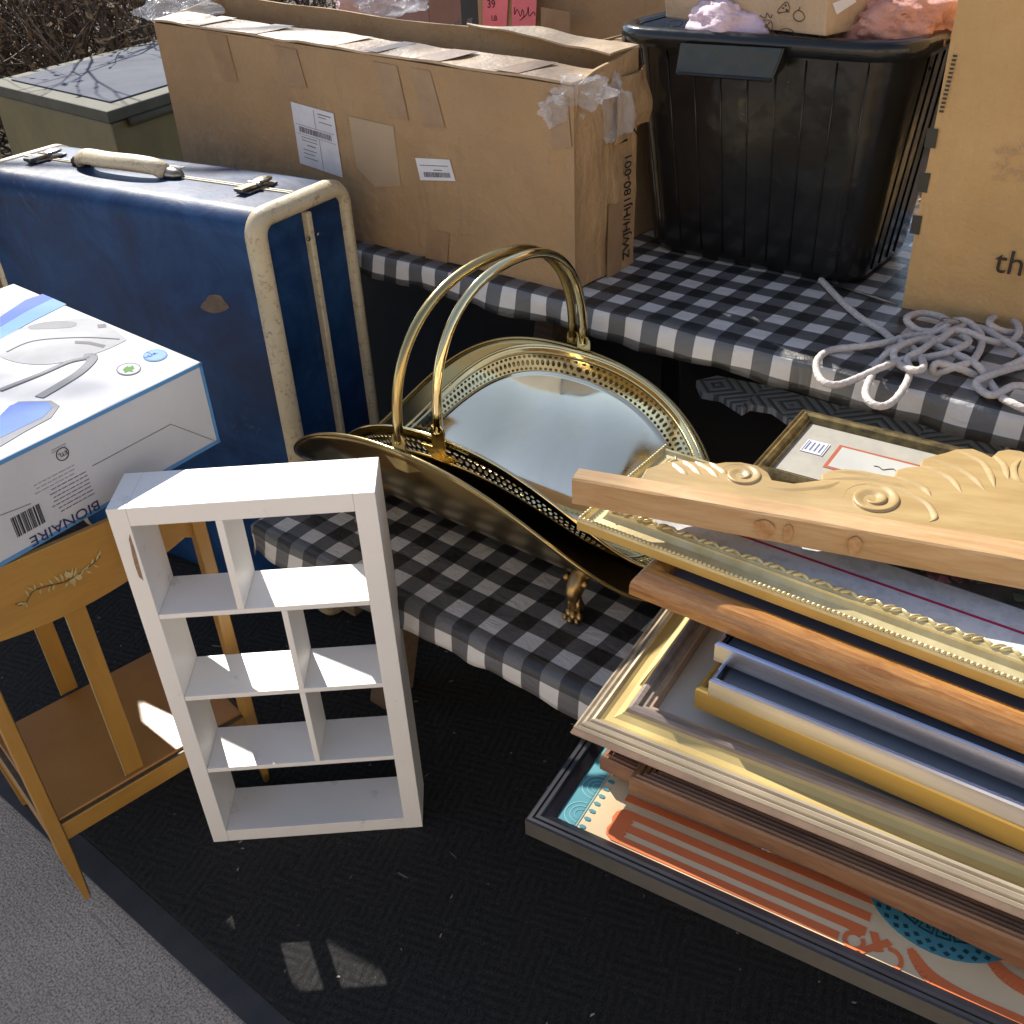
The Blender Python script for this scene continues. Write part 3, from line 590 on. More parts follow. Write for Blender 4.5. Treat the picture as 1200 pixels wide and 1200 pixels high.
# steam cleaner illustration
bodyp=spline([Vector((x,y,0)) for x,y in ((-6,402),(25,385),(60,378),(110,374),(145,395),(142,402),(108,416),(60,427),(20,425),(-5,415))],4,True)
top([(p.x,p.y) for p in bodyp],M_gr3,.0005)
bodyp=spline([Vector((x,y,0)) for x,y in ((35,382),(60,377),(88,378),(84,384),(50,386),(36,386))],4,True); top([(p.x,p.y) for p in bodyp],M_gr1,.0008)
top([(88,400),(106,401),(124,405),(121,408),(104,404),(88,403)],M_gr2,.0009); top([(114,381),(124,380),(125,384),(115,385)],M_gr2,.0009)
def strip(pts,w_,m,up=.001):
    P=[hit(x,y,TP,TN) for x,y in pts]; P=spline(P,5); mb=MB()
    for i in range(len(P)-1):
        d=(P[i+1]-P[i]).normalized(); s_=Vector((-d.y,d.x,0))*w_; d2=(P[min(i+2,len(P)-1)]-P[i]).normalized(); s2=Vector((-d2.y,d2.x,0))*w_
        mb.prism([P[i]-s_,P[i]+s_,P[i+1]+s2,P[i+1]-s2],(0,0,up))
    for v in mb.v: v.z+=.0002
    return mb.build('print',m,ab)
strip([(0,458),(20,450),(50,438),(80,425),(102,420)],.0055,M_gr2); strip([(0,458),(20,450),(50,438),(80,425),(100,420)],.003,M_gr1,.0013)
strip([(46,466),(70,452),(92,438),(106,425),(108,418),(98,418)],.008,M_gr1,.0012); strip([(8,413),(40,400),(95,396),(140,398)],.0012,M_gr2,.0012)
q=[(0,490),(10,478),(22,471),(60,470),(70,476),(60,490),(30,506),(0,524)]; top(q,M_gr1,.0007); q=[(0,488),(12,476),(24,472),(56,472),(62,478),(50,490),(25,502),(0,514)]; top(q,M_mblue,.001)
def ell(cx,cy,rx,ry,tilt=-.1,n=20): return [(cx+rx*math.cos(a)*math.cos(tilt)-ry*math.sin(a)*math.sin(tilt),cy+rx*math.cos(a)*math.sin(tilt)+ry*math.sin(a)*math.cos(tilt)) for a in [2*math.pi*i/n for i in range(n)]]
top(ell(151,433,14.5,7.2),M_gr2,.0007); top(ell(151,433,13.3,6.2),M_gloss,.0009); M_green=plain('green_print',(.07,.28,.02),.4)
top([(144,434),(149,430),(152,431),(156,429),(158,433),(155,434),(157,437),(151,436),(147,438)],M_green,.0012)
top(ell(182,417,14.5,7),M_ltblue,.0007); top(ell(182,417,13,5.8),plain('sky_print',(.24,.42,.62),.35),.0009)
TU=(hit(150,425,TP,TN)-hit(80,470,TP,TN)).normalized(); 
def toptext(t,size,px): text_mb(t,size,hit(*px,TP,TN)+Vector((0,0,.0008)),nd,Vector((-nd.y,nd.x,0)),up=.0004,squash=.9).build('print',M_dblue,ab)
toptext('1',.014,(175,416)); toptext('YEAR',.010,(172,421))
# printed front: text upside down
def ftext(t,size,px,m=M_ink,sq=1.25,sp=1.0,bold=0): text_mb(t,size,hit(*px,FPc,nf)+nf*.0006,-nd,Vector((0,0,-1)),up=.0004,squash=sq,spacing=sp,bold=bold).build('print',m,ab)
M_navy=plain('navy_ink',(.04,.04,.12),.5)
ftext('BIONAIRE',.0215,(115,585),M_navy,1.16,1.0)
m_=MB(); rr=random.Random(11)
def fbar(x0,y0,x1,y1,h_): # line of print along the front face from px start to px end
    a=hit(x0,y0,FPc,nf); b_=hit(x1,y1,FPc,nf); m_.box(a+nf*.0004,b_-a,nf*.0004,(0,0,h_))
for k in range(7):
    a=hit(100+k*1.6+rr.random(),553+k*4.2,FPc,nf); wd=rr.uniform(.045,.060); x=0
    while x<wd:
        q_=rr.uniform(.004,.011); m_.box(a-nd*x+nf*.0004,-nd*q_,nf*.0004,(0,0,.0012)); x+=q_+.0016
m_.build('print',M_greyink,ab)
m_=MB()
for k in range(3):
    a=hit(87,545+k*5,FPc,nf); x=0
    while x<.06: q_=rr.uniform(.004,.01); m_.box(a-nd*x+nf*.0004,-nd*q_,nf*.0004,(0,0,.0011)); x+=q_+.002
for k in range(2):
    a=hit(77,520+k*3,FPc,nf); m_.box(a+nf*.0004,-nd*.022,nf*.0004,(0,0,.0011))
m_.build('print',plain('light_ink',(.32,.32,.36),.6),ab)
m_=MB(); a=hit(45,590,FPc,nf); x=0
while x<.042: q_=rr.choice((.0008,.0014,.0022)); m_.box(a-nd*x+nf*.0004,-nd*q_,nf*.0004,(0,0,-.030)); x+=q_+rr.choice((.0008,.0012,.002))
m_.build('barcode',M_ink,ab)
cc=hit(73,532,FPc,nf)+nf*.0008; m_=MB(); m_.tube([cc+nd*.009*math.cos(a)+Vector((0,0,.009*math.sin(a))) for a in [2*math.pi*i/20 for i in range(20)]],.0006,5,closed=True); m_.build('print',M_ink,ab)
text_mb('ETL',.0085,cc+nd*.0072+Vector((0,0,.003)),-nd,(0,0,-1),up=.0004).build('print',M_ink,ab)
m_=MB(); a=hit(108,546,FPc,nf); b_=hit(200,497,FPc,nf); m_.tube([a+nf*.0006,b_+nf*.0006],.0006,4); c_=hit(250,516,FPc,nf); m_.tube([b_+nf*.0006,c_+nf*.0006],.0005,4)
a=hit(0,604,FPc,nf); b_=hit(36,590,FPc,nf); m_.tube([a+nf*.0006,b_+nf*.0006],.0006,4); m_.build('flap_seam',M_gr1,ab)
# ------------------------------------------------------------------ painted wooden rack under the carton
M_br=wood('ochre_painted_wood',(.44,.235,.045),(.36,.185,.035),42,rough=.42,coat=.25,scale=5,bmp=.0002)
M_brv=wood('ochre_painted_posts',(.44,.235,.045),(.36,.185,.035),42,rough=.42,coat=.25,scale=5,bmp=.0002,vertical=True)
M_brs=mat('red_brown_shelf',(.36,.165,.038),(.29,.13,.03),rough=.36,scale=7,coat=.3,bmp=.0003,bscale=300)
M_line=mat('dark_edge_paint',(.045,.04,.03),(.11,.075,.03),rough=.5,scale=60)
M_gold=mat('gold_paint_line',(.50,.42,.20),(.38,.30,.13),rough=.4,scale=60)
PA=Vector((-.72,1.02,0)); PB=Vector((-.465,1.245,0)); ua=(PB-PA).normalized(); ub=Vector((-ua.y,ua.x,0))
if ub.y<0: ub=-ub
def K(a,b_,z): return PA+ua*a+ub*b_+Vector((0,0,z))
rk=thing('magazine_rack',K(.16,.125,.009),'ochre brown painted wooden rack with shelf and stencilled flower spray at the left edge','rack')
sl=MB(); sl.box(K(-.01,.004,.182),ua*.33,ub*.262,(0,0,.010)); sl.build('shelf',M_brs,rk,bev=.002)
for bb in (-.004,.262):
    q=MB(); q.box(K(-.012,bb,.150),ua*.335,ub*.012,(0,0,.036)); ap=q.build('apron',M_br,rk,bev=.002)
    q=MB(); q.box(K(-.012,bb+.001,.1865),ua*.335,ub*.008,(0,0,.0012)); q.build('edge_line',M_line,ap)
for aa in (-.020,.318):
    q=MB(); q.box(K(aa,.008,.145),ua*.012,ub*.254,(0,0,.034)); ap=q.build('apron',M_br,rk,bev=.002)
    q=MB(); q.box(K(aa+.002,.01,.1795),ua*.008,ub*.25,(0,0,.001)); q.build('edge_line',M_line,ap)
for aa in (-.022,.318):
    for bb in (-.010,.262):
        q=MB(); g=.0 
        bt=[K(aa+.008,bb+.006,.009),K(aa+.017,bb+.006,.009),K(aa+.017,bb+.015,.009),K(aa+.008,bb+.015,.009)]
        md=[K(aa,bb,.12),K(aa+.020,bb,.12),K(aa+.020,bb+.020,.12),K(aa,bb+.020,.12)]
        tp=[K(aa,bb,.648),K(aa+.020,bb,.648),K(aa+.020,bb+.020,.648),K(aa,bb+.020,.648)]
        q.add(bt+md+tp,[(3,2,1,0),(8,9,10,11)]+[(j*4+i,j*4+(i+1)%4,(j+1)*4+(i+1)%4,(j+1)*4+i) for j in (0,1) for i in range(4)])
        lg=q.build('leg',M_brv,rk,bev=.0015)
        q=MB(); q.prism([K(aa+.0205,bb+.003,.14),K(aa+.0205,bb+.017,.14),K(aa+.0205,bb+.017,.64),K(aa+.0205,bb+.003,.64)],ua*.0006); q.prism([K(aa+.018,bb+.008,.012),K(aa+.018,bb+.013,.012),K(aa+.0208,bb+.017,.12),K(aa+.0208,bb+.003,.12)],ua*.0006); q.build('edge_line',M_line,lg)
for bb in (0,.262):
    # crest panel with an arched lower edge
    pts=[]
    for i in range(21):
        a=-.002+.324*i/20; z=.533+.95*(a-.112)**2*1.0 if a<.32 else .56
        pts.append(K(a,bb,min(z,.60)))
    pts+=[K(.322,bb,.648),K(-.002,bb,.648)]
    q=MB(); q.prism(pts,ub*.010); cr=q.build('crest_panel',M_br,rk,bev=.0015)
    q=MB(); q.box(K(.114,bb+.012,.190),ua*.030,ub*.006,(0,0,.352)); sp_=q.build('splat',M_brv,rk,bev=.001)
    q=MB(); q.box(K(.1125,bb+.0112,.191),ua*.0012,ub*.002,(0,0,.350)); q.build('edge_line',M_gold,sp_)
    if bb==0:
        CPn=-ub if (-ub).dot(CAM)>0 else ub; CP0=K(0,-.0006,0)
        def onp(x,y): return hit(x,y,CP0,-ub)-ub*.0006
        q=MB(); q.tube(spline([onp(x,y) for x,y in ((18,708),(28,709),(33,702),(40,692),(58,686),(75,682),(92,673),(108,661),(117,652))],5),.0008,4); cr2=q.build('stencil',M_line,cr)
        q=MB()
        def leaf(x,y,dx,dy,w_=2.0):
            n_=math.hypot(dx,dy); nx,ny=-dy/n_*w_,dx/n_*w_
            q.prism([onp(x,y),onp(x+dx*.5+nx,y+dy*.5+ny),onp(x+dx,y+dy),onp(x+dx*.5-nx*.4,y+dy*.5-ny*.4)],-ub*.0006)
        for x,y,dx,dy in ((30,706,-12,3),(31,705,-6,6),(30,705,2,7),(34,700,-6,-10),(40,692,-10,-4),(41,692,-2,-9),(48,689,-1,7),(50,688,-4,-6),(58,686,-1,8),(64,684,-2,8),(62,685,-6,-6),(70,682,-8,-8),(74,682,-4,-11),(78,679,-2,-12),(82,678,3,-13),(86,676,3,-12),(84,678,10,-6),(80,682,-4,6),(86,680,2,8),(93,674,6,-9),(98,669,6,-8),(100,668,8,3),(106,662,3,-9),(108,661,8,3),(112,657,3,-9),(115,652,2,-9)): leaf(x,y,dx,dy)
        for cx,cy in ((85,681),(92,676),(79,673)): q.prism([onp(cx+4.0*math.cos(a),cy+3.6*math.sin(a)) for a in [i*math.pi/5 for i in range(10)]],-ub*.0004)
        q.build('stencil',M_gold,cr)
# ------------------------------------------------------------------ white cube unit
cu_=dirv(1.5); cv_=dirv(91.5); cO=at(255,990,0.014); cO=Vector((-.5395,1.1065,.0145)); CW,CD,CH=.358,.094,.684
cb=thing('cube_shelf',cO+cu_*CW/2+cv_*CD/2,'white open-backed cube shelf with seven compartments standing on the black mat','shelf unit')
def m_white():
    m,nt,b=nodes('white_laminate'); co=coords(nt); n=noise_n(nt,co,5,4,.6); n2=noise_n(nt,co,18,6,.7)
    c=ramp(nt,n,[(.3,(.88,.87,.85)),(.7,(.82,.81,.79))]); c=mixc(nt,ramp(nt,n2,[(.62,(0,0,0)),(.76,(.75,.75,.75))]),c,(.50,.46,.42))
    lk(nt,c,b.inputs['Base Color']); b.inputs['Roughness'].default_value=.38; bump(nt,b,n2,.0004); return m
M_white=m_white()
def CB(x,z,w_,h_,name,y0=0,y1=None,par=None,m=None): 
    y1=CD if y1 is None else y1
    return MB().box(cO+cu_*x+cv_*y0+Vector((0,0,z)),cu_*w_,cv_*(y1-y0),(0,0,h_)).build(name,m or M_white,par or cb,bev=.0008)
CB(0,0,.026,CH,'side_panel'); CB(CW-.030,0,.030,CH,'side_panel'); CB(.0262,CH-.029,CW-.0564,.029,'top_panel',.0003,CD-.0003); CB(.0262,.0,CW-.0564,.026,'bottom_panel',.0003,CD-.0003)
for z in (.492,.330,.170): CB(.0262,z,CW-.0564,.0085,'shelf_board',.001,CD-.001)
CB(.139,.5008,.010,.1538,'divider',.001,CD-.001); CB(.200,.3388,.0088,.1529,'divider',.001,CD-.001); CB(.200,.1788,.0088,.1509,'divider',.001,CD-.001)
m_=MB(); CFP=cO-cv_*.0002
m_.prism([hit(x,y,CFP,-cv_) for x,y in ((151,632),(153,640),(155,650),(158,662),(163,676),(168,680),(158,644),(152,626))],-cv_*.0005); m_.build('chip',mat('bare_chipboard',(.33,.22,.15),(.25,.16,.11),rough=.8,scale=200),cb)
# ------------------------------------------------------------------ brass log holders
def m_brass(name,c1,c2,r1,r2):
    m,nt,b=nodes(name); co=coords(nt); n=noise_n(nt,co,6,5,.65,.5); n2=noise_n(nt,co,45,4,.7)
    lk(nt,ramp(nt,n,[(.35,c1),(.7,c2)]),b.inputs['Base Color']); b.inputs['Metallic'].default_value=1
    lk(nt,math_n(nt,'ADD',math_n(nt,'MULTIPLY',n2,r2),r1),b.inputs['Roughness']); bump(nt,b,noise_n(nt,co,2.6,1,.4,.8),.045,.4); return m
M_brass=m_brass('polished_brass',(.86,.73,.42),(.80,.66,.35),.0,.16); M_brassi=m_brass('mirror_brass_sheet',(.84,.78,.62),(.78,.70,.50),.0,.14); M_brassd=m_brass('dull_brass',(.50,.38,.17),(.42,.32,.14),.16,.12)
M_brassb=m_brass('antique_brass',(.42,.29,.13),(.25,.16,.07),.22,.2)
def holder(nm,sc,tc,zb,A,Wt,hh,th,lab,pierced,mat_sheet,feet,hs,apex,hmat,skew=0,ls=0,pw=2.3):
    base=st(sc,tc,BZ+.002); o=thing(nm,base,lab,'log holder','nested brass log holders')
    TM=rad(th); sm=math.sin(TM); cm=1-math.cos(TM)
    def S(r,ph):
        c=math.cos(ph); s=math.sin(ph); e=2/pw
        x=r*A*math.copysign(abs(c)**e,c); y=r*math.copysign(abs(s)**e,s); q=TM*y
        return st(sc+x+skew*y,tc+Wt*math.sin(q)/sm,zb+hh*(1-math.cos(q))/cm)
    N=160
    mb=MB(); r1=.86 if pierced else 1.0
    mb.grid(lambda u,v:S(.001+(r1-.001)*v,2*math.pi*u),N,34,wrapu=True); mb.build('sheet',M_brassi if pierced else mat_sheet,o,smooth=True,solid=.0012)
    if pierced:
        mb=MB(); rows=[(.862,.885),(.885,.93),(.93,.953)]; NC=170
        for (ra_,rb_) in rows:
            mid=ra_==.885; off=0 if mid else .5
            for i in range(NC):
                p0=2*math.pi*(i+off)/NC; p1=2*math.pi*(i+1+off)/NC; pm=(p0+p1)/2; rm=(ra_+rb_)/2; kx_=.33; ky_=.36
                ou=[(ra_,p0),(ra_,pm),(ra_,p1),(rm,p1),(rb_,p1),(rb_,pm),(rb_,p0),(rm,p0)]; inn=[]
                for k in range(8):
                    a=-3*math.pi/4+k*math.pi/4; inn.append((rm+(rb_-ra_)*ky_*math.sin(a),pm+(p1-p0)*kx_*math.cos(a)))
                vs=[S(r,p) for r,p in ou]+[S(r,p) for r,p in inn]; mb.add(vs,[(k,(k+1)%8,8+(k+1)%8,8+k) for k in range(8)])
        mb.build('pierced_gallery',mat_sheet,o,solid=.0012)
        mb=MB(); mb.grid(lambda u,v:S(.953+.047*v,2*math.pi*u),N,3,wrapu=True); mb.build('rim_band',mat_sheet,o,smooth=True,solid=.0014)
    mb=MB(); mb.tube([S(1,2*math.pi*i/N) for i in range(N)],.0028,8,closed=True); mb.build('rim_bead',mat_sheet,o,smooth=True)
    # bail handle
    tn,tf=hs; zt=zb+hh+.004
    P=[]
    for i in range(33):
        a=math.pi*i/32; y=-math.cos(a); P.append(st(sc+ls*(y) ,(tn+tf)/2+(tf-tn)/2*math.copysign(abs(y)**.86,y),zt+.012+(apex-zt-.012)*math.sin(a)**.80))
    mb=MB(); mb.tube(P,[.0075]*33,12); hd=mb.build('bail_handle',hmat,o,smooth=True)
    for tt,sg in ((tn,-1),(tf,1)):
        b0=st(sc+ls*sg,tt,zt); mb=MB()
        mb.prism([b0-U*.013+Vector((0,0,-.028)),b0+U*.013+Vector((0,0,-.028)),b0+U*.013+Vector((0,0,.010))]+[b0+U*.013*math.cos(a)+Vector((0,0,.012+.012*math.sin(a))) for a in (.5,1,1.57,2.1,2.6)]+[b0-U*.013+Vector((0,0,.010))],V*(sg*.003))
        mb.tube([b0-V*.007+Vector((0,0,.010)),b0+V*.008+Vector((0,0,.010))],.0050,10); mb.tube([b0-V*.009+Vector((0,0,.010)),b0+V*.010+Vector((0,0,.010))],.0025,8)
        mb.prism([b0-U*.036+Vector((0,0,-.018)),b0-U*.012+Vector((0,0,-.038)),b0+U*.012+Vector((0,0,-.038)),b0+U*.040+Vector((0,0,-.026)),b0+U*.012+Vector((0,0,-.022)),b0-U*.012+Vector((0,0,-.016))],V*(sg*.0025))
        mb.build('bracket',hmat,o,bev=.0006)
    if feet:
        for fs_,ft in feet:
            mb=MB(); g=st(fs_,ft,BZ+.004); sg=-1 if ft<tc else 1
            q=math.asin(max(-1,min(1,(ft-tc)/Wt*sm))); zz=zb+hh*(1-math.cos(q))/cm
            topp=Vector((0,0,(zz-g.z)*.86))
            mb.tube(spline([g+topp+V*(-sg*.012)+Vector((0,0,.006)),g+topp*.75+V*(sg*.008),g+topp*.45+V*(sg*.004),g+Vector((0,0,.012))],4),[.017,.018,.018,.017,.016,.014,.012,.011,.0105,.011,.012,.013,.014],10,flat=.8)
            for k in (-1,0,1):
                mb.ball(g+U*(k*.0095)+V*(sg*(.012-abs(k)*.003))+Vector((0,0,.009)),(.0062,.0105,.009),10,7); mb.ball(g+U*(k*.0105)+V*(sg*(.020-abs(k)*.003))+Vector((0,0,.005)),(.0045,.007,.0055),8,6)
                mb.tube([g+U*(k*.009)+V*(sg*.010)+Vector((0,0,.014)),g+U*(k*.006)+V*(sg*.006)+topp*.6],.0045,6)
            for k in range(-2,3): mb.ball(g+topp*.93+U*(k*.008)+V*(sg*.004)+Vector((0,0,abs(k)*.002)),(.006,.005,.007),8,6)
            mb.build('paw_foot',M_brassb,o,smooth=True)
    return o
holder('log_holder',-.905,1.045,.488,.362,.212,.212,80,'outer dull brass log holder with clawed paw feet, standing on the bench cloth',False,M_brassd,[(-.66,.925),(-1.10,.925),(-.66,1.165),(-1.10,1.165)],(.838,1.262),.915,M_brassd,ls=-.0)
holder('log_holder',-.875,1.068,.515,.312,.176,.186,78,'inner polished brass log holder with pierced rim, nested in the dull footed one',True,M_brass,None,(.888,1.25),.912,M_brass)
# ------------------------------------------------------------------ stack of frames
def A2(p,q,z): d=at(*q,z)-at(*p,z); return math.degrees(math.atan2(d.y,d.x))
def frame(nm,P,z,ang,L,Wd,prof,mats,label,pic=None,pin=None,picz=-.012,group='picture frames stacked on the bench',tilt=0,part='moulding',bev=0):
    # prof: list of (inset, z, material index) from outer bottom over the top to the inner bottom
    u=dirv(ang); v=dirv(ang+90); O=Vector((P[0],P[1],z)) if not hasattr(P,'z') else Vector((P.x,P.y,z))
    o=thing(nm,O+u*L/2+v*Wd/2-Vector((0,0,.02)),label,'picture frame',group)
    def pt(d,zz,k): 
        x,y=((d,d),(L-d,d),(L-d,Wd-d),(d,Wd-d))[k]; return O+u*x+v*y+Vector((0,0,zz+tilt*x))
    names=mats if isinstance(mats,(list,tuple)) else [mats]
    zb=prof[0][1]; full=list(prof)+[(prof[-1][0],zb,prof[-1][2])]; n=len(full)
    mb=MB()
    for k in range(4):
        # mitred rail, one strip per side
        vs=[pt(d,zz,k) for d,zz,_ in full]+[pt(d,zz,(k+1)%4) for d,zz,_ in full]
        for i in range(n): mb.add([vs[i],vs[(i+1)%n],vs[n+(i+1)%n],vs[n+i]],[(0,1,2,3)],full[(i+1)%n][2])
    mb.build(part,names,o)
    if pic is not None:
        d=pin if pin is not None else prof[-1][0]-.004
        MB().hexa([pt(d,picz-.003,k) for k in range(4)],[pt(d,picz,k) for k in range(4)]).build('picture',pic,o)
    return o,O,u,v
M_black=mat('black_lacquer',(.010,.010,.014),(.016,.016,.022),rough=.3,scale=20,coat=.1,spec=.35)
M_bside=mat('frame_side_grey',(.075,.068,.056),(.055,.05,.042),rough=.6,scale=20)
M_cream=mat('poster_cream',(.74,.57,.35),(.68,.52,.31),rough=.6,scale=6,spec=.2)
M_red=mat('poster_red',(.74,.19,.065),(.68,.165,.055),rough=.6,scale=10,spec=.2)
M_teal=mat('poster_teal',(.09,.30,.34),(.07,.24,.30),rough=.6,scale=10,spec=.2); M_tdk=plain('poster_dark_teal',(.02,.07,.08),.5); M_tlt=plain('poster_pale_teal',(.22,.46,.48),.5)
zP=.472
po,O,u,v=frame('picture_frame',at(615,960,zP),zP,A2((615,960),(1145,1200),zP),.95,.50,[(0,-.026,0),(0,-.002,0),(.002,0,1),(.006,0,1),(.0075,-.002,1),(.009,0,1),(.013,0,1),(.014,-.002,1),(.026,-.009,1),(.026,-.013,1)],[M_bside,M_black],'lowest frame of the stack, black lacquer round a red striped cream poster',M_cream,.024,-.012)
PZ=zP-.012
def pz(px,m,up=.0007,name='print'):
    m_=MB(); 
    for q in (px if isinstance(px[0][0],(list,tuple)) else [px]): m_.prism([at(x,y,PZ)+Vector((0,0,.0001)) for x,y in q],(0,0,up))
    return m_.build(name,m,po)
PX=lambda x,y:O+u*x+v*y+Vector((0,0,-.0119))
def pl(polys,m,up=.0006):
    m_=MB()
    for i,q in enumerate(polys): m_.prism([PX(x,y) for x,y in q],(0,0,up+i*.0000015))
    return m_.build('print',m,po)
# teal border on the left with scallops, then red letter with long striped legs, then round teal medallion
pl([[(.0265,.028),(.050,.028),(.050,.46),(.0265,.46)]],M_teal,.0005)
sc_=[]
for i in range(9):
    cy=.045+i*.045
    for r0,r1 in ((.0190,.0178),(.0130,.0120),(.0075,.0068)):
        N_=14
        for k in range(N_):
            a0=math.pi/2+math.pi*k/N_; a1=a0+math.pi/N_
            sc_.append([(.0495+r*math.cos(a)*1.05,cy+r*math.sin(a)) for r,a in ((r0,a0),(r0,a1),(r1,a1),(r1,a0))])
pl(sc_,M_tlt,.0010); pl([[(.0512,.028),(.0525,.028),(.0525,.46),(.0512,.46)]],M_tlt,.0008)
tt=[]
for i in range(34):
    y=.031+i*.0125; tt.append([(.054,y),(.057,y-.0026),(.062,y-.0022),(.063,y),(.062,y+.0022),(.057,y+.0026)])
pl(tt,M_teal,.0008)
# letter M lying on its side: bowl at the left, legs running to the right
st_=[]
rows=[.034,.0585,.083]
hgt=.0105
for i,y in enumerate((.030,.0485,.067,.0885,.107,.1255,.144,.1625,.181,.1995,.218,.2365,.255,.2735,.292)):
    x0=.104 if i<3 else (.100 if i==3 else .085); st_.append([(x0,y),(.352 if i<1 else (.375 if i<3 else .44),y),(.352 if i<1 else (.375 if i<3 else .44),y+hgt),(x0,y+hgt)])
pl(st_,M_red,.0007)
bw=[(.105,.030),(.095,.030),(.087,.035),(.084,.043),(.086,.052),(.083,.060),(.084,.069),(.090,.076),(.098,.0775),(.105,.0775),(.105,.067),(.108,.063),(.105,.059),(.105,.0485),(.108,.045),(.105,.0405)]
pl([bw],M_red,.0009)
pl([[(.085,.0885),(.085,.099),(.100,.099),(.100,.0885)]],M_red,.0008)
# medallion
cx,cy,RR=.438,.150,.088
pl([[(cx+RR*math.cos(a),cy+RR*math.sin(a)) for a in [2*math.pi*i/48 for i in range(48)]]],M_teal,.0010)
dk=[]
for i in range(40):
    a=2*math.pi*i/40
    for r in (.0835,.0765): 
        aa=a+(0 if r>.08 else math.pi/40); dk.append([(cx+(r+dr)*math.cos(aa+da),cy+(r+dr)*math.sin(aa+da)) for dr,da in ((.003,0),(0,.045),(-.003,0),(0,-.045))])
for i in range(24): # greek key
    a=2*math.pi*i/24; w_=2*math.pi/24
    for r0,r1,b0,b1 in ((.066,.068,0,.8),(.054,.068,.72,.8),(.054,.056,.3,.8),(.054,.063,.3,.38),(.061,.063,.3,.58),(.052,.068,-.05,.03)):
        dk.append([(cx+r*math.cos(a+w_*b),cy+r*math.sin(a+w_*b)) for r,b in ((r0,b0),(r0,b1),(r1,b1),(r1,b0))])
for i in range(60):
    a=2*math.pi*i/60; dk.append([(cx+r*math.cos(a+b),cy+r*math.sin(a+b)) for r,b in ((.030,0),(.030,.012),(.049,.012),(.049,0))])
pl(dk,M_tdk,.0013)
def arc(cx,cy,r,w_,a0,a1,N_=14):
    out=[]
    for k in range(N_):
        A=rad(a0+(a1-a0)*k/N_);B=rad(a0+(a1-a0)*(k+1)/N_); out.append([(cx+r_*math.cos(q),cy+r_*math.sin(q)) for r_,q in ((r,A),(r,B),(r+w_,B),(r+w_,A))])
    return out
amp=arc(.367,.038,.007,.0045,60,400,18)+arc(.403,.035,.009,.0045,-80,110)+[[(.372,.030),(.378,.027),(.402,.052),(.396,.056)],[(.378,.056),(.386,.058),(.396,.040),(.389,.036)]]
pl(amp,M_red,.0009)
def strk(pts,w_,m):
    P=spline([Vector((x,y,0)) for x,y in pts],6); q=[]
    for i in range(len(P)-1):
        d=(P[i+1]-P[i]).normalized(); n_=Vector((-d.y,d.x,0)); ww=w_*math.sin(math.pi*min(1,max(0,(i+.8)/(len(P)))))**.5+.001
        q.append([((P[i]+n_*ww).x,(P[i]+n_*ww).y),((P[i]-n_*ww).x,(P[i]-n_*ww).y),((P[i+1]-n_*ww).x,(P[i+1]-n_*ww).y),((P[i+1]+n_*ww).x,(P[i+1]+n_*ww).y)])
    pl(q,m,.0008)
strk([(.418,.056),(.440,.036),(.475,.028),(.53,.029),(.60,.030)],.0075,M_red); strk([(.485,.088),(.505,.072),(.54,.066),(.62,.066)],.007,M_red); strk([(.488,.088),(.51,.096),(.55,.096),(.62,.095)],.006,M_red)
# reeded wood frames
def m_reed(name,c1,c2,ang): return wood(name,c1,c2,ang,rough=.5,coat=.15,scale=9)
def reed(wd,h_,n=6):
    pr=[(0,-h_,0),(0,-.003,0),(.002,0,0)]
    for i in range(n):
        x=.004+(wd-.006)*i/n; s_=(wd-.006)/n; z=-.007*(i/n)
        pr+=[(x+s_*.15,z,0),(x+s_*.5,z+.0015,0),(x+s_*.85,z-.0005,0),(x+s_*.95,z-.0025,0)]
    pr+=[(wd,-.009,0),(wd,-.012,0)]; return pr
zR=.496; frame('picture_frame',at(703,886,zR),zR,-36,.8,.36,reed(.030,.022,4),m_reed('reddish_reeded_wood',(.36,.17,.085),(.23,.10,.05),-35),'reddish reeded wood frame just above the black one, half hidden by the other reeded frame',M_cream,.026,-.012)
zR=.516; rf,O_,u_,v_=frame('picture_frame',at(737,927,zR-.024),zR,A2((737,927),(1200,1125),zR-.024),.85,.38,reed(.050,.024,7),m_reed('brown_reeded_wood',(.33,.175,.085),(.17,.08,.038),-36),'brown reeded wood frame with a small wire hook, jutting out below the wide champagne frame',M_cream,.04,-.012)
hk=MB(); p=O_+u_*.165-v_*.004+Vector((0,0,-.02)); hk.tube([p+u_*.006*math.cos(a)+v_*-.006*math.sin(a)*.6+Vector((0,0,.005*math.sin(a))) for a in [2*math.pi*i/14 for i in range(13)]],.0009,6); hk.build('hook',M_steel,rf)
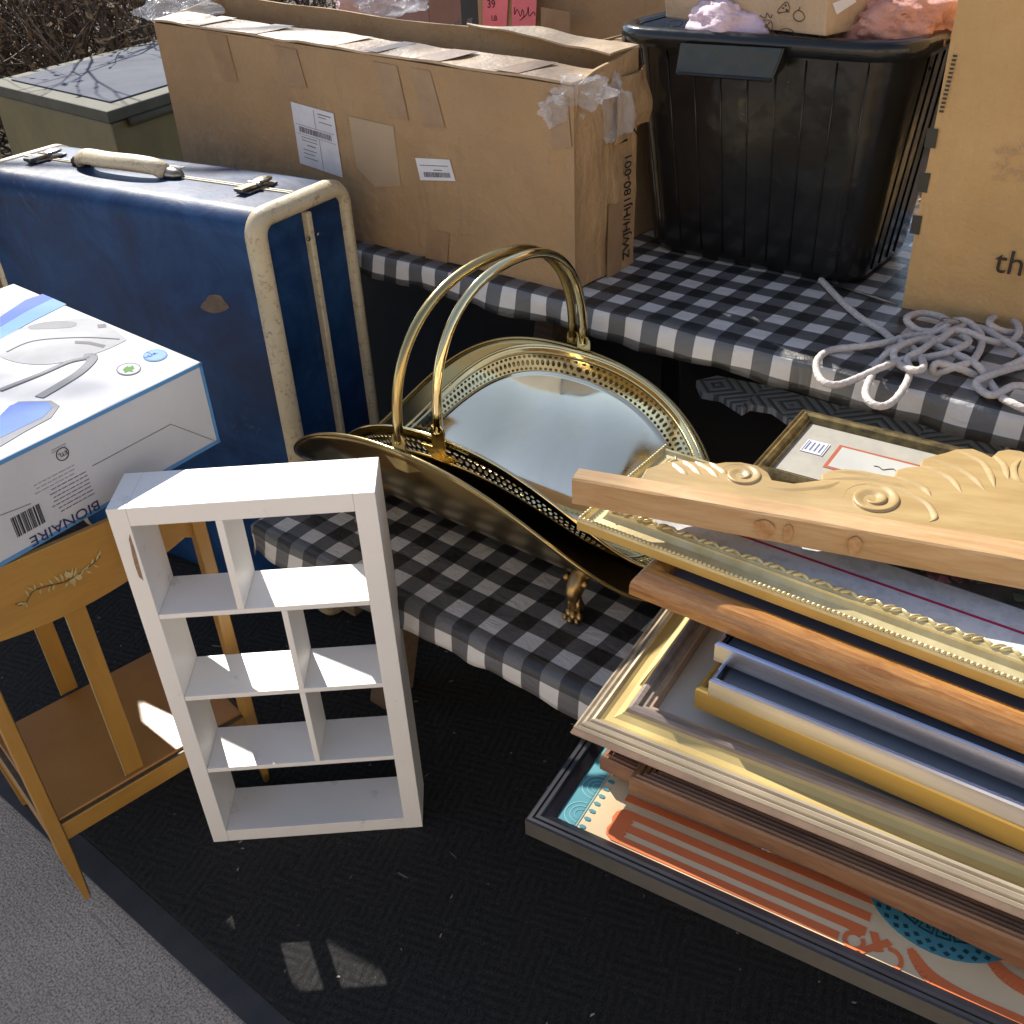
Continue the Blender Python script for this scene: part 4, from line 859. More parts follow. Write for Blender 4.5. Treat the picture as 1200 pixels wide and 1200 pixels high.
# wide champagne frame
M_champ=mat('champagne_leaf',(.52,.43,.30),(.36,.29,.20),rough=.4,scale=60,metal=.2,ang=-36,stretch=(.1,1,1)); M_gl=mat('gold_leaf_cove',(.66,.50,.20),(.56,.42,.17),rough=.42,scale=9,metal=.4)
M_tp=mat('taupe_ribbing',(.30,.24,.20),(.20,.16,.14),rough=.45,scale=90,metal=.1,ang=-36,stretch=(.2,1,1)); M_wsh=mat('pinkish_wood_side',(.46,.32,.22),(.36,.25,.18),rough=.5,scale=30)
zT=.560
frame('picture_frame',at(668,861,zT-.026),zT,A2((668,861),(1200,1080),zT-.026),.95,.46,[(.002,-.026,3),(0,-.022,3),(.003,-.016,3),(.003,-.014,0),(.006,-.012,0),(.009,-.014,0),(.0105,-.011,0),(.014,-.009,0),(.017,-.011,0),(.019,-.008,0),(.022,-.007,0),(.024,-.010,0),(.030,-.0125,1),(.038,-.0125,1),(.045,-.009,1),(.048,-.006,1),(.050,-.002,2),(.054,0,2),(.059,-.001,2),(.062,-.005,2),(.066,-.005,2),(.069,-.008,0),(.072,-.008,3),(.074,-.013,3),(.075,-.018,3)],[M_champ,M_gl,M_tp,M_wsh],'wide champagne and gold moulded frame round a blank grey picture',mat('cream_grey_picture',(.62,.58,.49),(.56,.52,.44),rough=.3,scale=3,coat=.15),.07,-.019)
# thin gold, two silver
M_gold2=mat('satin_gold_metal',(.72,.48,.13),(.62,.40,.10),rough=.38,metal=.65,scale=30,ang=-38,stretch=(.1,2,2)); M_chr=mat('chrome_face',(.60,.66,.84),(.34,.38,.55),rough=.12,metal=1,scale=20,ang=-38,stretch=(.25,3,3)); M_chs=mat('brushed_silver_side',(.82,.78,.74),(.55,.54,.55),rough=.27,metal=.95,scale=25,ang=-38,stretch=(.1,2,2))
M_slate=mat('slate_print',(.16,.185,.22),(.11,.13,.165),rough=.3,scale=3,coat=.3)
thin=[(0,-.026,1),(0,-.002,1),(.002,0,0),(.006,.001,0),(.009,0,0),(.0105,-.003,0),(.011,-.008,0)]
def th_(h_,w_=.012): return [(0,-h_,1),(0,-.0025,1),(.0015,0,0),(w_*.5,.001,0),(w_*.85,0,0),(w_,-.003,0),(w_+.0005,-.008,0)]
zG=.590; frame('picture_frame',at(815,806,zG),zG,A2((815,806),(1200,972),zG),.75,.30,th_(.030,.010),[M_gold2,M_gold2],'thin satin gold metal frame directly below the two silver frames',M_cream,.008,-.01)
zS=.616; frame('picture_frame',at(831,796,zS),zS,A2((831,796),(1200,947),zS),.75,.32,th_(.0245,.0068),[M_chr,M_chs],'lower silver metal frame round a slate blue print, on the thin gold frame',M_slate,.010,-.010)
zS=.643; frame('picture_frame',at(838,753,zS),zS,A2((838,753),(1200,899),zS),.75,.30,th_(.0265,.0068),[M_chr,M_chs],'upper silver metal frame partly under the rounded oak frame',M_slate,.009,-.010)
# oak
M_oak=wood('varnished_oak',(.56,.28,.085),(.30,.12,.03),-39,rough=.22,coat=.5,scale=17); 
zO=.676; rprof=[(0,-.031,0),(0,-.020,0)]+[(.017*(1-math.cos(a)),-.020+.020*math.sin(a),0) for a in (.35,.7,1.05,1.4,1.57)]+[(.022,0,0)]+[(.022+.012*math.sin(a),-.012*(1-math.cos(a)),0) for a in (.4,.8,1.2,1.5)]+[(.036,-.020,0)]
oo,_,_,_=frame('picture_frame',at(737,696,zO-.031),zO,A2((737,696),(1200,884),zO-.031),.82,.30,rprof,M_oak,'rounded glossy oak frame between the silver frames and the ornate gold one',mat('grey_backing',(.22,.21,.25),(.18,.17,.21),rough=.5,scale=4),.034,-.014)
# ornate gold
M_og=mat('bright_gilt',(.68,.58,.32),(.54,.43,.20),rough=.33,metal=.35,scale=30); M_ogs=mat('gilt_side',(.66,.43,.12),(.56,.36,.10),rough=.45,metal=.3,scale=14)
zF=.706; of,O,u,v=frame('picture_frame',at(676,608,zF-.008),zF,A2((676,608),(1200,803),zF-.008),.95,.215,[(0,-.024,1),(0,-.012,1),(.001,-.008,0),(.005,-.008,0),(.008,-.013,0),(.015,-.0145,0),(.023,-.012,0),(.027,-.006,0),(.028,-.003,0),(.030,-.004,0),(.033,-.002,0),(.040,-.002,0),(.043,-.006,0),(.045,-.010,0)],[M_og,M_ogs],'ornate gilt frame with rope edge round a rose print, under the carved pine board',mat('white_print_margin',(.66,.67,.70),(.54,.56,.60),rough=.35,scale=70,lo=.45,hi=.6,coat=.3),.043,-.012)
m_=MB()
for x in [i*.0058 for i in range(160)]: m_.ball(O+u*(.004+x)+v*.003+Vector((0,0,-.0075)),(.0036,.0026,.003),6,5,ax=Matrix.Rotation(rad(-37+30),3,'Z'))
for y in [i*.0058 for i in range(38)]: m_.ball(O+u*.003+v*(.004+y)+Vector((0,0,-.0075)),(.0036,.0026,.003),6,5,ax=Matrix.Rotation(rad(-37-60),3,'Z'))
m_.build('rope_edge',M_og,of,smooth=True)
m_=MB(); rr=random.Random(2)
for side in (0,1):
    L_=0.87 if side==0 else .19; k=0; x=.035
    while x<L_:
        a=-37+(0 if side==0 else 90); c=(O+u*x+v*.0365) if side==0 else (O+v*x+u*.0365)
        m_.ball(c+Vector((0,0,-.0015)),(.0085,.0024,.0035),8,5,ax=Matrix.Rotation(rad(a+(34 if k%3 else -30)),3,'Z')); x+=.0085 if k%3 else .011; k+=1
m_.build('leaf_ornament',M_og,of,smooth=True)
def ppl(obj,O,u,v,zz,polys,m,up=.0006,name='print'):
    m_=MB()
    for q in polys: m_.prism([O+u*x+v*y+Vector((0,0,zz)) for x,y in q],(0,0,up))
    return m_.build(name,m,obj)
M_crim=plain('crimson_line',(.42,.03,.09),.35)
ppl(of,O,u,v,-.0119,[[(.085,.083),(.865,.083),(.865,.0865),(.085,.0865)],[(.085,.083),(.0885,.083),(.0885,.18),(.085,.18)]],M_crim,.0007)
# flower print: dark leafy ground with rose petals
ppl(of,O,u,v,-.0119,[[(.10,.125),(.86,.125),(.86,.18),(.10,.18)]],mat('leafy_print',(.03,.045,.035),(.10,.085,.095),rough=.35,scale=22,lo=.4,hi=.62,coat=.3),.0009)
m_=MB(); m2=MB(); m3=MB(); rr=random.Random(21)
def petal(mm,cx,cy,r,a,zz=-.0107):
    q=[]; 
    for k in range(7):
        b_=a+(-.9+1.8*k/6); q.append((cx+r*math.cos(b_)*rr.uniform(.8,1.1),cy+r*math.sin(b_)*rr.uniform(.7,1.1)))
    q.append((cx-.2*r*math.cos(a),cy-.2*r*math.sin(a))); mm.prism([O+u*x+v*y+Vector((0,0,zz+rr.random()*.0009)) for x,y in q],(0,0,.0002))
for i in range(26):
    cx=.34+rr.random()*.52; cy=.133+rr.random()*.05; R9=rr.uniform(.014,.026)
    for k in range(rr.randint(7,11)):
        a=rr.random()*6.28; petal(m_ if rr.random()<.55 else m2,cx+math.cos(a)*R9*.7*rr.random(),cy+math.sin(a)*R9*.6*rr.random(),R9*rr.uniform(.4,.75),a,-.0108+k*.00015)
for i in range(60):
    cx=.12+rr.random()*.74; cy=.128+rr.random()*.055; petal(m3,cx,cy,rr.uniform(.006,.016),rr.random()*6.28)
M_ro1=mat('dusty_rose_print',(.26,.10,.12),(.38,.20,.22),rough=.35,scale=60); M_ro2=mat('dark_rose_print',(.15,.05,.07),(.22,.09,.10),rough=.35,scale=60); M_lfp=mat('green_grey_print',(.07,.12,.08),(.17,.18,.16),rough=.35,scale=80)
m3.build('print',M_lfp,of); m2.build('print',M_ro2,of); m_.build('print',M_ro1,of)
# small antique frame behind
zK=.738; M_ag=mat('antique_gilt',(.26,.19,.07),(.10,.07,.03),rough=.35,metal=.6,scale=60)
sf,O,u,v=frame('small_picture_frame',at(878,547,zK),zK,-36,.36,.185,[(0,-.02,0),(0,-.004,0),(.003,-.001,0),(.006,-.003,0),(.010,0,0),(.015,-.002,0),(.018,-.006,0),(.020,-.004,0),(.022,-.008,0)],M_ag,'small antique gold frame with beige mount and price sticker, behind the carved pine board',mat('beige_mount',(.42,.40,.34),(.36,.34,.30),rough=.4,scale=40,coat=.4),.020,-.009)
ppl(sf,O,u,v,-.0089,[[(.075,.060),(.29,.060),(.29,.125),(.075,.125)]],plain('red_mount_line',(.36,.10,.05),.4),.0005); ppl(sf,O,u,v,-.0089,[[(.080,.065),(.285,.065),(.285,.120),(.080,.120)]],mat('pale_sheet',(.50,.50,.47),rough=.35),.0008)
ppl(sf,O,u,v,-.0089,[[(.035,.085),(.065,.085),(.065,.118),(.035,.118)]],M_label,.0012,'price_sticker'); 
sp=[]
for x in (.039,.045,.051,.057): sp.append([(x,.090),(x+.0022,.090),(x+.0022,.113),(x,.113)])
sp+= [[(.0365,.0865),(.0375,.0865),(.0375,.1165),(.0365,.1165)],[(.0625,.0865),(.0635,.0865),(.0635,.1165),(.0625,.1165)]]
ppl(sf,O,u,v,-.0076,sp,plain('blue_grey_ink',(.15,.17,.28)),.0003)
k=[O+u*(.13+i*.006)+v*(.093+.003*math.sin(i*2.1)+.002*math.sin(i*5))+Vector((0,0,-.0077)) for i in range(16)]; m_=MB(); m_.tube(spline(k,3),.0007,4); m_.build('print',plain('script_ink',(.12,.12,.10)),sf)
# ------------------------------------------------------------------ carved pine crest
zC=.762; pu=dirv(-29); P0=at(670,561,zC); P1=at(1200,657,zC); pu=(P1-P0).normalized(); pv=Vector((-pu.y,pu.x,0)); 
M_pine=wood('raw_pine_plank',(.60,.40,.21),(.44,.25,.10),math.degrees(math.atan2(pu.y,pu.x)),rough=.6,coat=0,scale=7,bmp=.0008); M_maple=mat('honey_maple',(.47,.335,.155),(.37,.25,.105),rough=.38,scale=8,ang=-20,stretch=(1,5,1),coat=.3,bmp=.0003,bscale=90)
pc=thing('carved_board',P0+pu*.35+pv*.05-Vector((0,0,.04)),'raw pine plank with honey coloured carved scroll crest lying across the top of the frames','carved board')
w0=.026
q=MB(); LN=.80; NS=30
rows=[]
for i in range(NS+1):
    x=LN*i/NS; j=.0018*noise.noise(Vector((x*9,1,0)))+.0012*noise.noise(Vector((x*40,2,0))); wz=w0+x*.02
    a=P0+pu*x; rows.append([a+Vector((0,0,-.036)),a+Vector((0,0,-.002+j))-pv*j,a+pv*.0025+Vector((0,0,j)),a+pv*wz+Vector((0,0,0)),a+pv*wz+Vector((0,0,-.036))])
for i in range(NS):
    for k in range(5): q.add([rows[i][k],rows[i][(k+1)%5],rows[i+1][(k+1)%5],rows[i+1][k]],[(0,1,2,3)])
q.add(rows[0],[(0,1,2,3,4)]); q.add(rows[-1],[(4,3,2,1,0)]); plk=q.build('plank',M_pine,pc)
M_knot=mat('pine_knot',(.36,.17,.06),(.50,.30,.14),rough=.6,scale=90)
for xk,wk in ((.235,.011),(.262,.005),(.335,.007)):
    kn_=MB(); c_=P0+pu*xk-pv*.0016+Vector((0,0,-.020)); kn_.prism([c_+pu*wk*math.cos(a)*(1+.2*math.sin(3*a))+Vector((0,0,.013*math.sin(a))) for a in [i*math.pi/8 for i in range(16)]],-pv*.0012); kn_.build('knot',M_knot,plk)
zc_=zC-.003
out=[(757,549),(780,541),(800,539),(815,541),(838,543),(850,541),(868,541),(888,545),(900,553),(905,562),(930,566),(962,562),(962,556),(972,551),(990,549),(1012,551),(1030,555),(1048,558),(1050,550),(1062,547),(1078,546),(1080,538),(1092,534),(1108,530),(1120,526),(1140,525),(1152,530),(1162,535),(1170,528),(1182,526),(1196,528),(1215,534),(1235,545)]
top_=[at(x,y,zc_) for x,y in out]
lowr=[]; 
endp=top_[-1]; xe=(endp-P0).dot(pu)
lowr=[P0+pu*xe+pv*(w0+.0),P0+pu*((top_[0]-P0).dot(pu))+pv*(w0+.0)]
for p_ in lowr: p_.z=zc_
q=MB(); q.prism(top_+lowr,(0,0,-.020)); q.build('crest',M_maple,pc,bev=.0022,seg=3)
q=MB()
def gro(px,r=.0022,rr_=None):
    P=spline([at(x,y,zc_-.0002) for x,y in px],5); n_=len(P); vs=[]; 
    for i in range(n_):
        d=(P[min(i+1,n_-1)]-P[max(i-1,0)]).normalized(); sd=Vector((-d.y,d.x,0)); k=max(.15,min(1,4*min(i+.3,n_-1-i+.3)/n_)); w_=r*2.1*k
        vs+=[P[i]-sd*w_*1.6,P[i]-sd*w_*.5+Vector((0,0,r*.75*k)),P[i]+sd*w_*.15+Vector((0,0,r*1.25*k)),P[i]+sd*w_*.45+Vector((0,0,r*.9*k)),P[i]+sd*w_*.55]
    q.add(vs,[(i*5+k,i*5+k+1,(i+1)*5+k+1,(i+1)*5+k) for i in range(n_-1) for k in range(4)])
def spi(cx,cy,r0,turns,asp=.62,tilt=.12,a0=0,n_=26):
    px=[]
    for i in range(n_):
        k=i/(n_-1); a=a0+turns*2*math.pi*k; r=r0*(1-k*.88); x=r*math.cos(a); y=r*math.sin(a)*asp; px.append((cx+x*math.cos(tilt)-y*math.sin(tilt),cy+x*math.sin(tilt)+y*math.cos(tilt)))
    return px
gro(spi(869,557,26,1.9,.55,.1,math.pi*1.05),.0024); gro(spi(1023,585,36,2.1,.55,.12,math.pi*.95),.0028)
for px in ([(800,540),(812,546),(822,557)],[(815,541),(832,549),(842,560)],[(832,542),(846,550),(852,556)],[(788,542),(798,549),(806,557)],[(898,571),(930,573),(965,570),(985,564)],[(962,562),(990,560),(1020,561),(1050,567),(1064,573)],[(975,553),(1000,553),(1030,560),(1060,570)],[(1048,558),(1070,565),(1085,573),(1091,582)],[(1000,566),(1050,573),(1085,588),(1097,606),(1088,612)],[(1080,546),(1100,552),(1118,563),(1127,578)],[(1092,538),(1120,547),(1142,560),(1155,576)],[(1120,527),(1150,540),(1162,556),(1166,572)],[(1165,534),(1178,545),(1182,562)],[(1197,538),(1190,548),(1192,560),(1200,566)]): gro(px,.0019)
q.build('carving',M_maple,pc,smooth=True)
# ------------------------------------------------------------------ rope, rod, grey rug
M_rope=mat('white_braided_rope',(.62,.57,.54),(.50,.46,.44),rough=.8,scale=160,bmp=.0012,bscale=500)
rp=[(962,328),(968,334),(985,352),(1008,372),(1033,387),(1045,397),(1065,405),(1078,417),(1082,430),(1072,434),(1055,428),(1047,417),(1052,407),(1075,400),(1095,405),(1120,415),(1145,428),(1158,445),(1172,464),(1185,472),(1205,480),(1225,476),(1215,460),(1190,452),(1165,463),(1150,458),(1144,448),(1160,440),(1185,432),(1205,425),(1195,410),(1170,395),(1150,385),(1130,382),(1112,390),(1100,400),(1090,395),(1105,380),(1130,376),(1148,390),(1150,405),(1140,422),(1120,430),(1098,437),(1093,432),(1100,426),(1125,432),(1150,440),(1180,430),(1205,418),(1222,405),(1200,392),(1175,388),(1160,380),(1163,373),(1178,371),(1192,380),(1193,392),(1180,402),(1155,398),(1130,388),(1105,388),(1080,388),(1066,380),(1063,372),(1078,367),(1098,370),(1112,377),(1105,385),(1085,392),(1060,395),(1040,401),(1010,406),(975,410),(959,420),(957,435),(965,448),(982,451),(1005,443),(1035,430),(1060,421),(1090,418),(1115,412),(1135,400),(1118,392),(1098,398),(1080,410),(1063,420),(1066,432),(1063,447),(1050,467),(1035,476),(1020,472),(1014,460),(1020,443),(1030,425),(1042,412),(1060,403),(1085,397),(1110,400),(1140,410)]
mb=MB(); pts=[]
for i,(x,y) in enumerate(rp):
    z=TZ+.0085+ (.010*(.5+.5*math.sin(i*1.7))*(1 if 5<i<len(rp)-2 else 0)) + (.007 if 1040<x<1170 and y<435 else 0)
    p=at(x,y,TZ+.007); tt_=p.dot(V)
    if tt_<1.318: z=TZ+.0075-(1.318-tt_)*.0
    q_=at(x,y,z); pts.append(q_)
SPp=spline(pts,9); mb.tube(SPp,.0052,10)
for ph in range(3):
    q_=[]; pre=None
    for i,p in enumerate(SPp):
        d=(SPp[min(i+1,len(SPp)-1)]-SPp[max(i-1,0)]).normalized(); n1=d.cross(Vector((0,0,1))).normalized(); n2=n1.cross(d); a=i*.62+ph*2.094; q_.append(p+n1*.0028*math.cos(a)+n2*.0028*math.sin(a))
    mb.tube(q_,.0029,6)
tag(mb.build('rope',M_rope,smooth=True),'tangled white braided rope on the gingham table before the golden box','rope')
mb=MB(); c=at(1115,376,TZ+.03); mb.tube([c+U*.014*math.cos(a)+V*.010*math.sin(a) for a in [2*math.pi*i/20 for i in range(20)]],.0012,6,closed=True); tag(mb.build('key_ring',M_steel,smooth=True),'small steel ring caught in the tangled white rope','ring')
mb=MB(); mb.tube([at(966,330,TZ+.006),at(1052,357,TZ+.006)],.0022,8); tag(mb.build('metal_rod',M_steel,smooth=True),'thin metal rod on the gingham cloth between the tub and golden box','rod')
m,nt,b=nodes('grey_carved_rug'); M_rug=m; co=coords(nt,-39); sx=nt.nodes.new('ShaderNodeSeparateXYZ'); lk(nt,co,sx.inputs[0]); x,y=sx.outputs[0],sx.outputs[1]
ck=math_n(nt,'ABSOLUTE',math_n(nt,'MODULO',math_n(nt,'ADD',math_n(nt,'FLOOR',math_n(nt,'DIVIDE',x,.07)),math_n(nt,'FLOOR',math_n(nt,'DIVIDE',y,.07))),2))
d1=math_n(nt,'SINE',math_n(nt,'MULTIPLY',math_n(nt,'ADD',x,y),290)); d2=math_n(nt,'SINE',math_n(nt,'MULTIPLY',math_n(nt,'SUBTRACT',x,y),290)); h=math_n(nt,'ADD',math_n(nt,'MULTIPLY',d1,ck),math_n(nt,'MULTIPLY',d2,math_n(nt,'SUBTRACT',1,ck)))
hh=math_n(nt,'MULTIPLY',math_n(nt,'ADD',h,1),.5); nz=noise_n(nt,co,300,3,.8)
lk(nt,mixc(nt,math_n(nt,'MULTIPLY',nz,.5),ramp(nt,hh,[(.15,(.20,.205,.21)),(.5,(.80,.82,.84))]),(.5,.5,.51)),b.inputs['Base Color']); b.inputs['Roughness'].default_value=.95; bump(nt,b,math_n(nt,'ADD',hh,nz),.004)
zg=.60; rpx=[(816,446),(840,440),(900,452),(980,474),(1060,492),(1140,508),(1185,520),(1166,533),(1130,524),(1095,519),(1060,507),(1030,500),(1000,503),(985,493),(955,486),(925,492),(905,478),(880,474),(870,480),(845,464),(822,460)]
gr=MB(); gr.prism([at(x,y,zg) for x,y in rpx],(0,0,-.012)); grug=tag(gr.build('folded_rug',M_rug),'grey ribbed rug with ragged edge, folded beneath the table hem behind the small frame','rug')
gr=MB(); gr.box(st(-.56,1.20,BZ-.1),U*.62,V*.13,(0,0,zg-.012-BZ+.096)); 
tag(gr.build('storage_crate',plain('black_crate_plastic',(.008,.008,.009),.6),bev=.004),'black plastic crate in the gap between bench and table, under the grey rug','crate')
M_crate=mat('black_crate_under',(.010,.010,.011),(.018,.018,.020),rough=.5,scale=8)  # bins added to stop sun coming through and keep the space dark
for a0,a1,zt,lab in ((-2.10,-.93,.64,'left black plastic bin, enlarged to darken the space under the table, beside the suitcase'),(-.90,-.32,.56,'middle black plastic bin added to darken the space under the table, behind the log holders'),(-.30,.45,.52,'right black plastic bin added to darken the space under the table, behind the frames')):
    b_=thing('shade_bin',st((a0+a1)/2,1.78,.014),lab,'bin','dark bins under the picnic table')
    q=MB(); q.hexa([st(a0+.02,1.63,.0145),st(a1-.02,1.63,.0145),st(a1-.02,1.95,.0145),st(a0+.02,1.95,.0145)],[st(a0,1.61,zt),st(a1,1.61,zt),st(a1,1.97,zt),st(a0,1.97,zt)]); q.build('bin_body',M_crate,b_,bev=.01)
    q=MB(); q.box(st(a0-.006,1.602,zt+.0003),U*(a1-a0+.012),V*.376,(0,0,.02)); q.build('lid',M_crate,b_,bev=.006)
# unseen house added behind the photographer, sunlit, whose light fills the shaded fronts
hw=thing('house',(0,-5,0),'unseen pale stucco house added across the concrete to bounce light at the table','house')
M_stuc=mat('pale_stucco',(.76,.62,.46),(.70,.56,.41),rough=.9,scale=3,bmp=.004,bscale=60)
MB().box((-9,-10.0,.003),(18,0,0),(0,5,0),(0,0,3.2)).build('wall',M_stuc,hw)
MB().prism([(-9.4,-10.5,3.202),(-9.4,-4.6,3.202),(-9.4,-7.5,4.6)],(18.8,0,0)).build('roof',mat('grey_shingle',(.10,.09,.085),rough=.9),hw)
for x_ in (-6.2,-2.2,3.4):
    f_=MB().box((x_,-4.99,1.0),(1.3,0,0),(0,.06,0),(0,0,1.3)).build('window',mat('white_window_frame',(.7,.7,.7),rough=.5),hw); MB().box((x_+.08,-4.925,1.08),(1.14,0,0),(0,.012,0),(0,0,1.14)).build('pane',mat('dark_pane',(.03,.04,.05),rough=.05),f_)
MB().box((.4,-4.99,.01),(1.0,0,0),(0,.05,0),(0,0,2.1)).build('door',mat('green_door',(.08,.14,.10),rough=.4),hw)
# ------------------------------------------------------------------ olive chest behind
M_olv=mat('olive_paint',(.14,.115,.04),(.10,.085,.035),rough=.5,scale=6,bmp=.002,bscale=10); M_olv2=mat('olive_border',(.075,.075,.055),(.055,.055,.04),rough=.8,scale=10); M_pan=mat('shaded_blue_panel',(.115,.125,.16),(.09,.10,.13),rough=.9,scale=6,bmp=.001,bscale=8,spec=.2)  # lid panel colour lowered to stand in for shade on it
oz=.70; oa=at(125,131,oz); ol=at(0,101,oz); d1=(ol-oa).normalized(); d2=(at(205,106,oz)-oa).normalized(); 
ch=thing('painted_chest',Vector((oa.x,oa.y,.004))+d1*.5+d2*.5,'olive green painted chest with a pale blue panelled top darkened for shade by the brambles','chest')
a=Vector((oa.x,oa.y,.004)); W1,W2=1.05,1.25
MB().box(a+(d1+d2)*.015,d1*(W1-.03),d2*(W2-.03),(0,0,oz-.05)).build('chest_body',M_olv,ch,bev=.01)
MB().box(a+Vector((0,0,oz-.046)),d1*W1,d2*W2,(0,0,.042)).build('lid',M_olv2,ch,bev=.006)
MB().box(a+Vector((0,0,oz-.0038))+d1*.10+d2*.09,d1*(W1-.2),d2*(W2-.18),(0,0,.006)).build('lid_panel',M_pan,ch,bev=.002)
MB().tube([a+d2*.10-d1*.004+Vector((0,0,oz-.06)),a+d2*(W2-.1)-d1*.004+Vector((0,0,oz-.06))],.016,8).build('rail',M_olv2,ch,smooth=True)
# ------------------------------------------------------------------ brambles, leaves and the bare tree
rr=random.Random(31)
M_twig=mat('dry_twig',(.12,.085,.06),(.06,.042,.03),rough=.85,scale=30); M_leafd=mat('dry_leaf',(.30,.20,.10),(.14,.08,.04),rough=.8,scale=9)
mb=MB(); lf=MB()
def twig(p,d,L,r,dep):
    pts=[p]; n_=5
    for i in range(n_):
        d=(d+Vector((rr.gauss(0,.22),rr.gauss(0,.22),rr.gauss(-.02,.18)))).normalized(); pts.append(pts[-1]+d*L/n_)
        if dep and rr.random()<.75: twig(pts[-1],(d+Vector((rr.gauss(0,.6),rr.gauss(0,.6),rr.gauss(0,.5)))).normalized(),L*rr.uniform(.4,.7),r*.55,dep-1)
        elif rr.random()<.55:
            c=pts[-1]; s_=rr.uniform(.012,.035); a=Vector((rr.gauss(0,1),rr.gauss(0,1),rr.gauss(0,1))).normalized(); b_=a.orthogonal().normalized()
            lf.add([c-a*s_,c+b_*s_*.5,c+a*s_,c-b_*s_*.5],[(0,1,2,3)])
    mb.tube(pts,[r*(1-.13*i) for i in range(n_+1)],4,caps=False)
for i in range(330):
    p=Vector((rr.uniform(-5.6,-.9),rr.uniform(5.9,8.6),0)); twig(p,Vector((rr.gauss(0,.35),rr.gauss(-.05,.35),1)).normalized(),rr.uniform(.8,1.7),rr.uniform(.006,.016),2)
bt=mb.build('bramble_thicket',M_twig,smooth=True); tag(bt,'dry tangled bramble stems with a few dead leaves in the upper left background','brambles',kind='stuff')
lf.build('dead_leaves',M_leafd,bt)
lf=MB()
for i in range(5000):
    c=Vector((rr.uniform(-7,2.5),rr.uniform(3.3,11),.012+rr.random()*.03)); s_=rr.uniform(.012,.04); a=Vector((rr.gauss(0,1),rr.gauss(0,1),rr.gauss(0,.35))).normalized(); b_=Vector((-a.y,a.x,rr.gauss(0,.4))).normalized(); lf.add([c-a*s_,c+b_*s_*.45,c+a*s_,c-b_*s_*.45],[(0,1,2,3)])
tag(lf.build('fallen_leaves',M_leafd),'dead leaves scattered on the ground behind the table','leaves',kind='stuff')
gs=MB()
for i in range(420):
    p=st(rr.uniform(-3.6,-2.7),rr.uniform(1.9,2.6),.005)+Vector((-.35,.6,0)); h_=rr.uniform(.08,.28); dx=Vector((rr.gauss(0,.35),rr.gauss(0,.35),1))*h_; s_=Vector((rr.gauss(0,1),rr.gauss(0,1),0)).normalized()*.003; gs.add([p-s_,p+s_,p+dx*.6+s_*.6+Vector((dx.x*.2,0,0)),p+dx],[(0,1,2,3)])
tag(gs.build('dry_grass',mat('straw',(.55,.44,.24),(.35,.27,.13),rough=.8,scale=20)),'tuft of pale dry grass between the chest and the suitcase','grass',kind='stuff')
db=MB(); rr=random.Random(9)
for i in range(300):
    s_=rr.uniform(-2.4,1.2); t_=rr.uniform(.36,1.9) if i%5 else rr.uniform(.0,.33); p=st(s_,t_,.0145 if t_>.37 else .0095 if t_>.332 else .001); a=rr.random()*6.28; L_=rr.uniform(.0012,.005) if i%9 else rr.uniform(.008,.016); w_=rr.uniform(.0004,.0012); d=Vector((math.cos(a),math.sin(a),0)); n_=Vector((-d.y,d.x,0))*w_
    db.prism([p-d*L_-n_,p+d*L_-n_*.4,p+d*L_+n_*.4+n_,p-d*L_*.2+n_*2],(0,0,.0008))
tag(db.build('lint_and_grit',mat('pale_debris',(.42,.38,.32),(.16,.13,.10),rough=.9,scale=9)),'pale lint, straw bits and grit scattered over the black mat','debris',kind='stuff')
t2=thing('bare_tree',(1.6,9.2,0),'second leafless tree farther behind the cardboard boxes','tree')
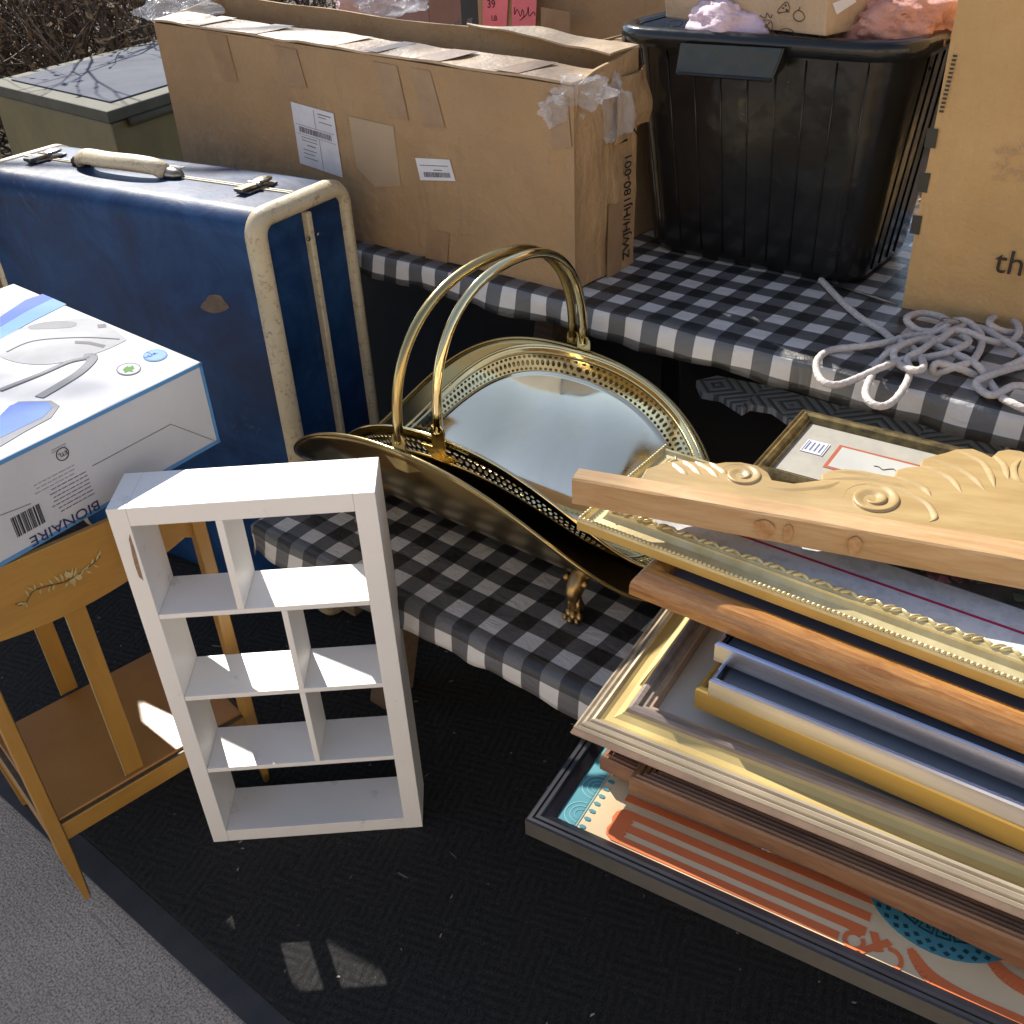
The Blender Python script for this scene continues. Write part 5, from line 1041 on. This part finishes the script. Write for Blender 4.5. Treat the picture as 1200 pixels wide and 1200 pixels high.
# bare tree standing behind, its branches above the view throw the thin shadows
tr=thing('bare_tree',(-4.6,5.6,0),'leafless tree behind the picnic table with branches reaching over it','tree')
mb=MB(); rr=random.Random(77)
def limb(p,d,L,r,dep,out):
    pts=[p]; n_=7
    for i in range(n_):
        d=(d+Vector((rr.gauss(0,.10),rr.gauss(0,.10),rr.gauss(0,.07)))).normalized(); pts.append(pts[-1]+d*L/n_)
        if dep and i>1 and rr.random()<.65: limb(pts[-1],(d+Vector((rr.gauss(0,.55),rr.gauss(0,.55),rr.gauss(.05,.4)))).normalized(),L*rr.uniform(.35,.6),r*(1-.1*i)*.5,dep-1,out)
    out.tube(pts,[r*(1-.1*i) for i in range(n_+1)],6,caps=False)
tk=MB(); tk.tube(spline([(-4.6,5.6,-.05),(-4.55,5.6,1.2),(-4.4,5.5,2.4),(-4.2,5.5,3.6)],4),[.20-.008*i for i in range(13)],12); tk.build('trunk',M_twig,tr,smooth=True)
cr=MB()
for sx_,zz,ll in ((Vector((1,-.05,.10)),3.5,5.5),(Vector((-.5,.3,.8)),3.4,4),(Vector((.5,.6,.9)),3.4,4)):
    limb(Vector((-4.3,5.5,zz)),sx_.normalized(),ll,.022,2,cr)
cr.build('branches',M_twig,tr,smooth=True)
tk=MB(); tk.tube(spline([(1.6,9.2,-.05),(1.5,9.2,1.4),(1.4,9.3,2.8),(1.2,9.2,4.2)],4),[.22-.009*i for i in range(13)],12); tk.build('trunk',M_twig,t2,smooth=True)
cr=MB()
for sx_,zz,ll in ((Vector((-.8,-.05,.8)),3.4,4.5),(Vector((.6,.1,.9)),3.2,4),(Vector((-.3,.3,1)),4.0,4),(Vector((-1,.1,.35)),2.9,4.5),(Vector((.1,0,1)),4.1,3.5)):
    limb(Vector((1.3,9.2,zz)),sx_.normalized(),ll,.07,3,cr)
for sx_,zz,ll in ((Vector((-.9,-.5,.75)),4.0,5.5),(Vector((-.45,-.6,.9)),4.2,5.5),(Vector((-.1,-.7,.8)),4.2,5)):
    limb(Vector((1.2,9.2,zz)),sx_.normalized(),ll,.035,3,cr)
cr.build('branches',M_twig,t2,smooth=True)
for o in bpy.data.objects:
    if '_w' in o: del o['_w']
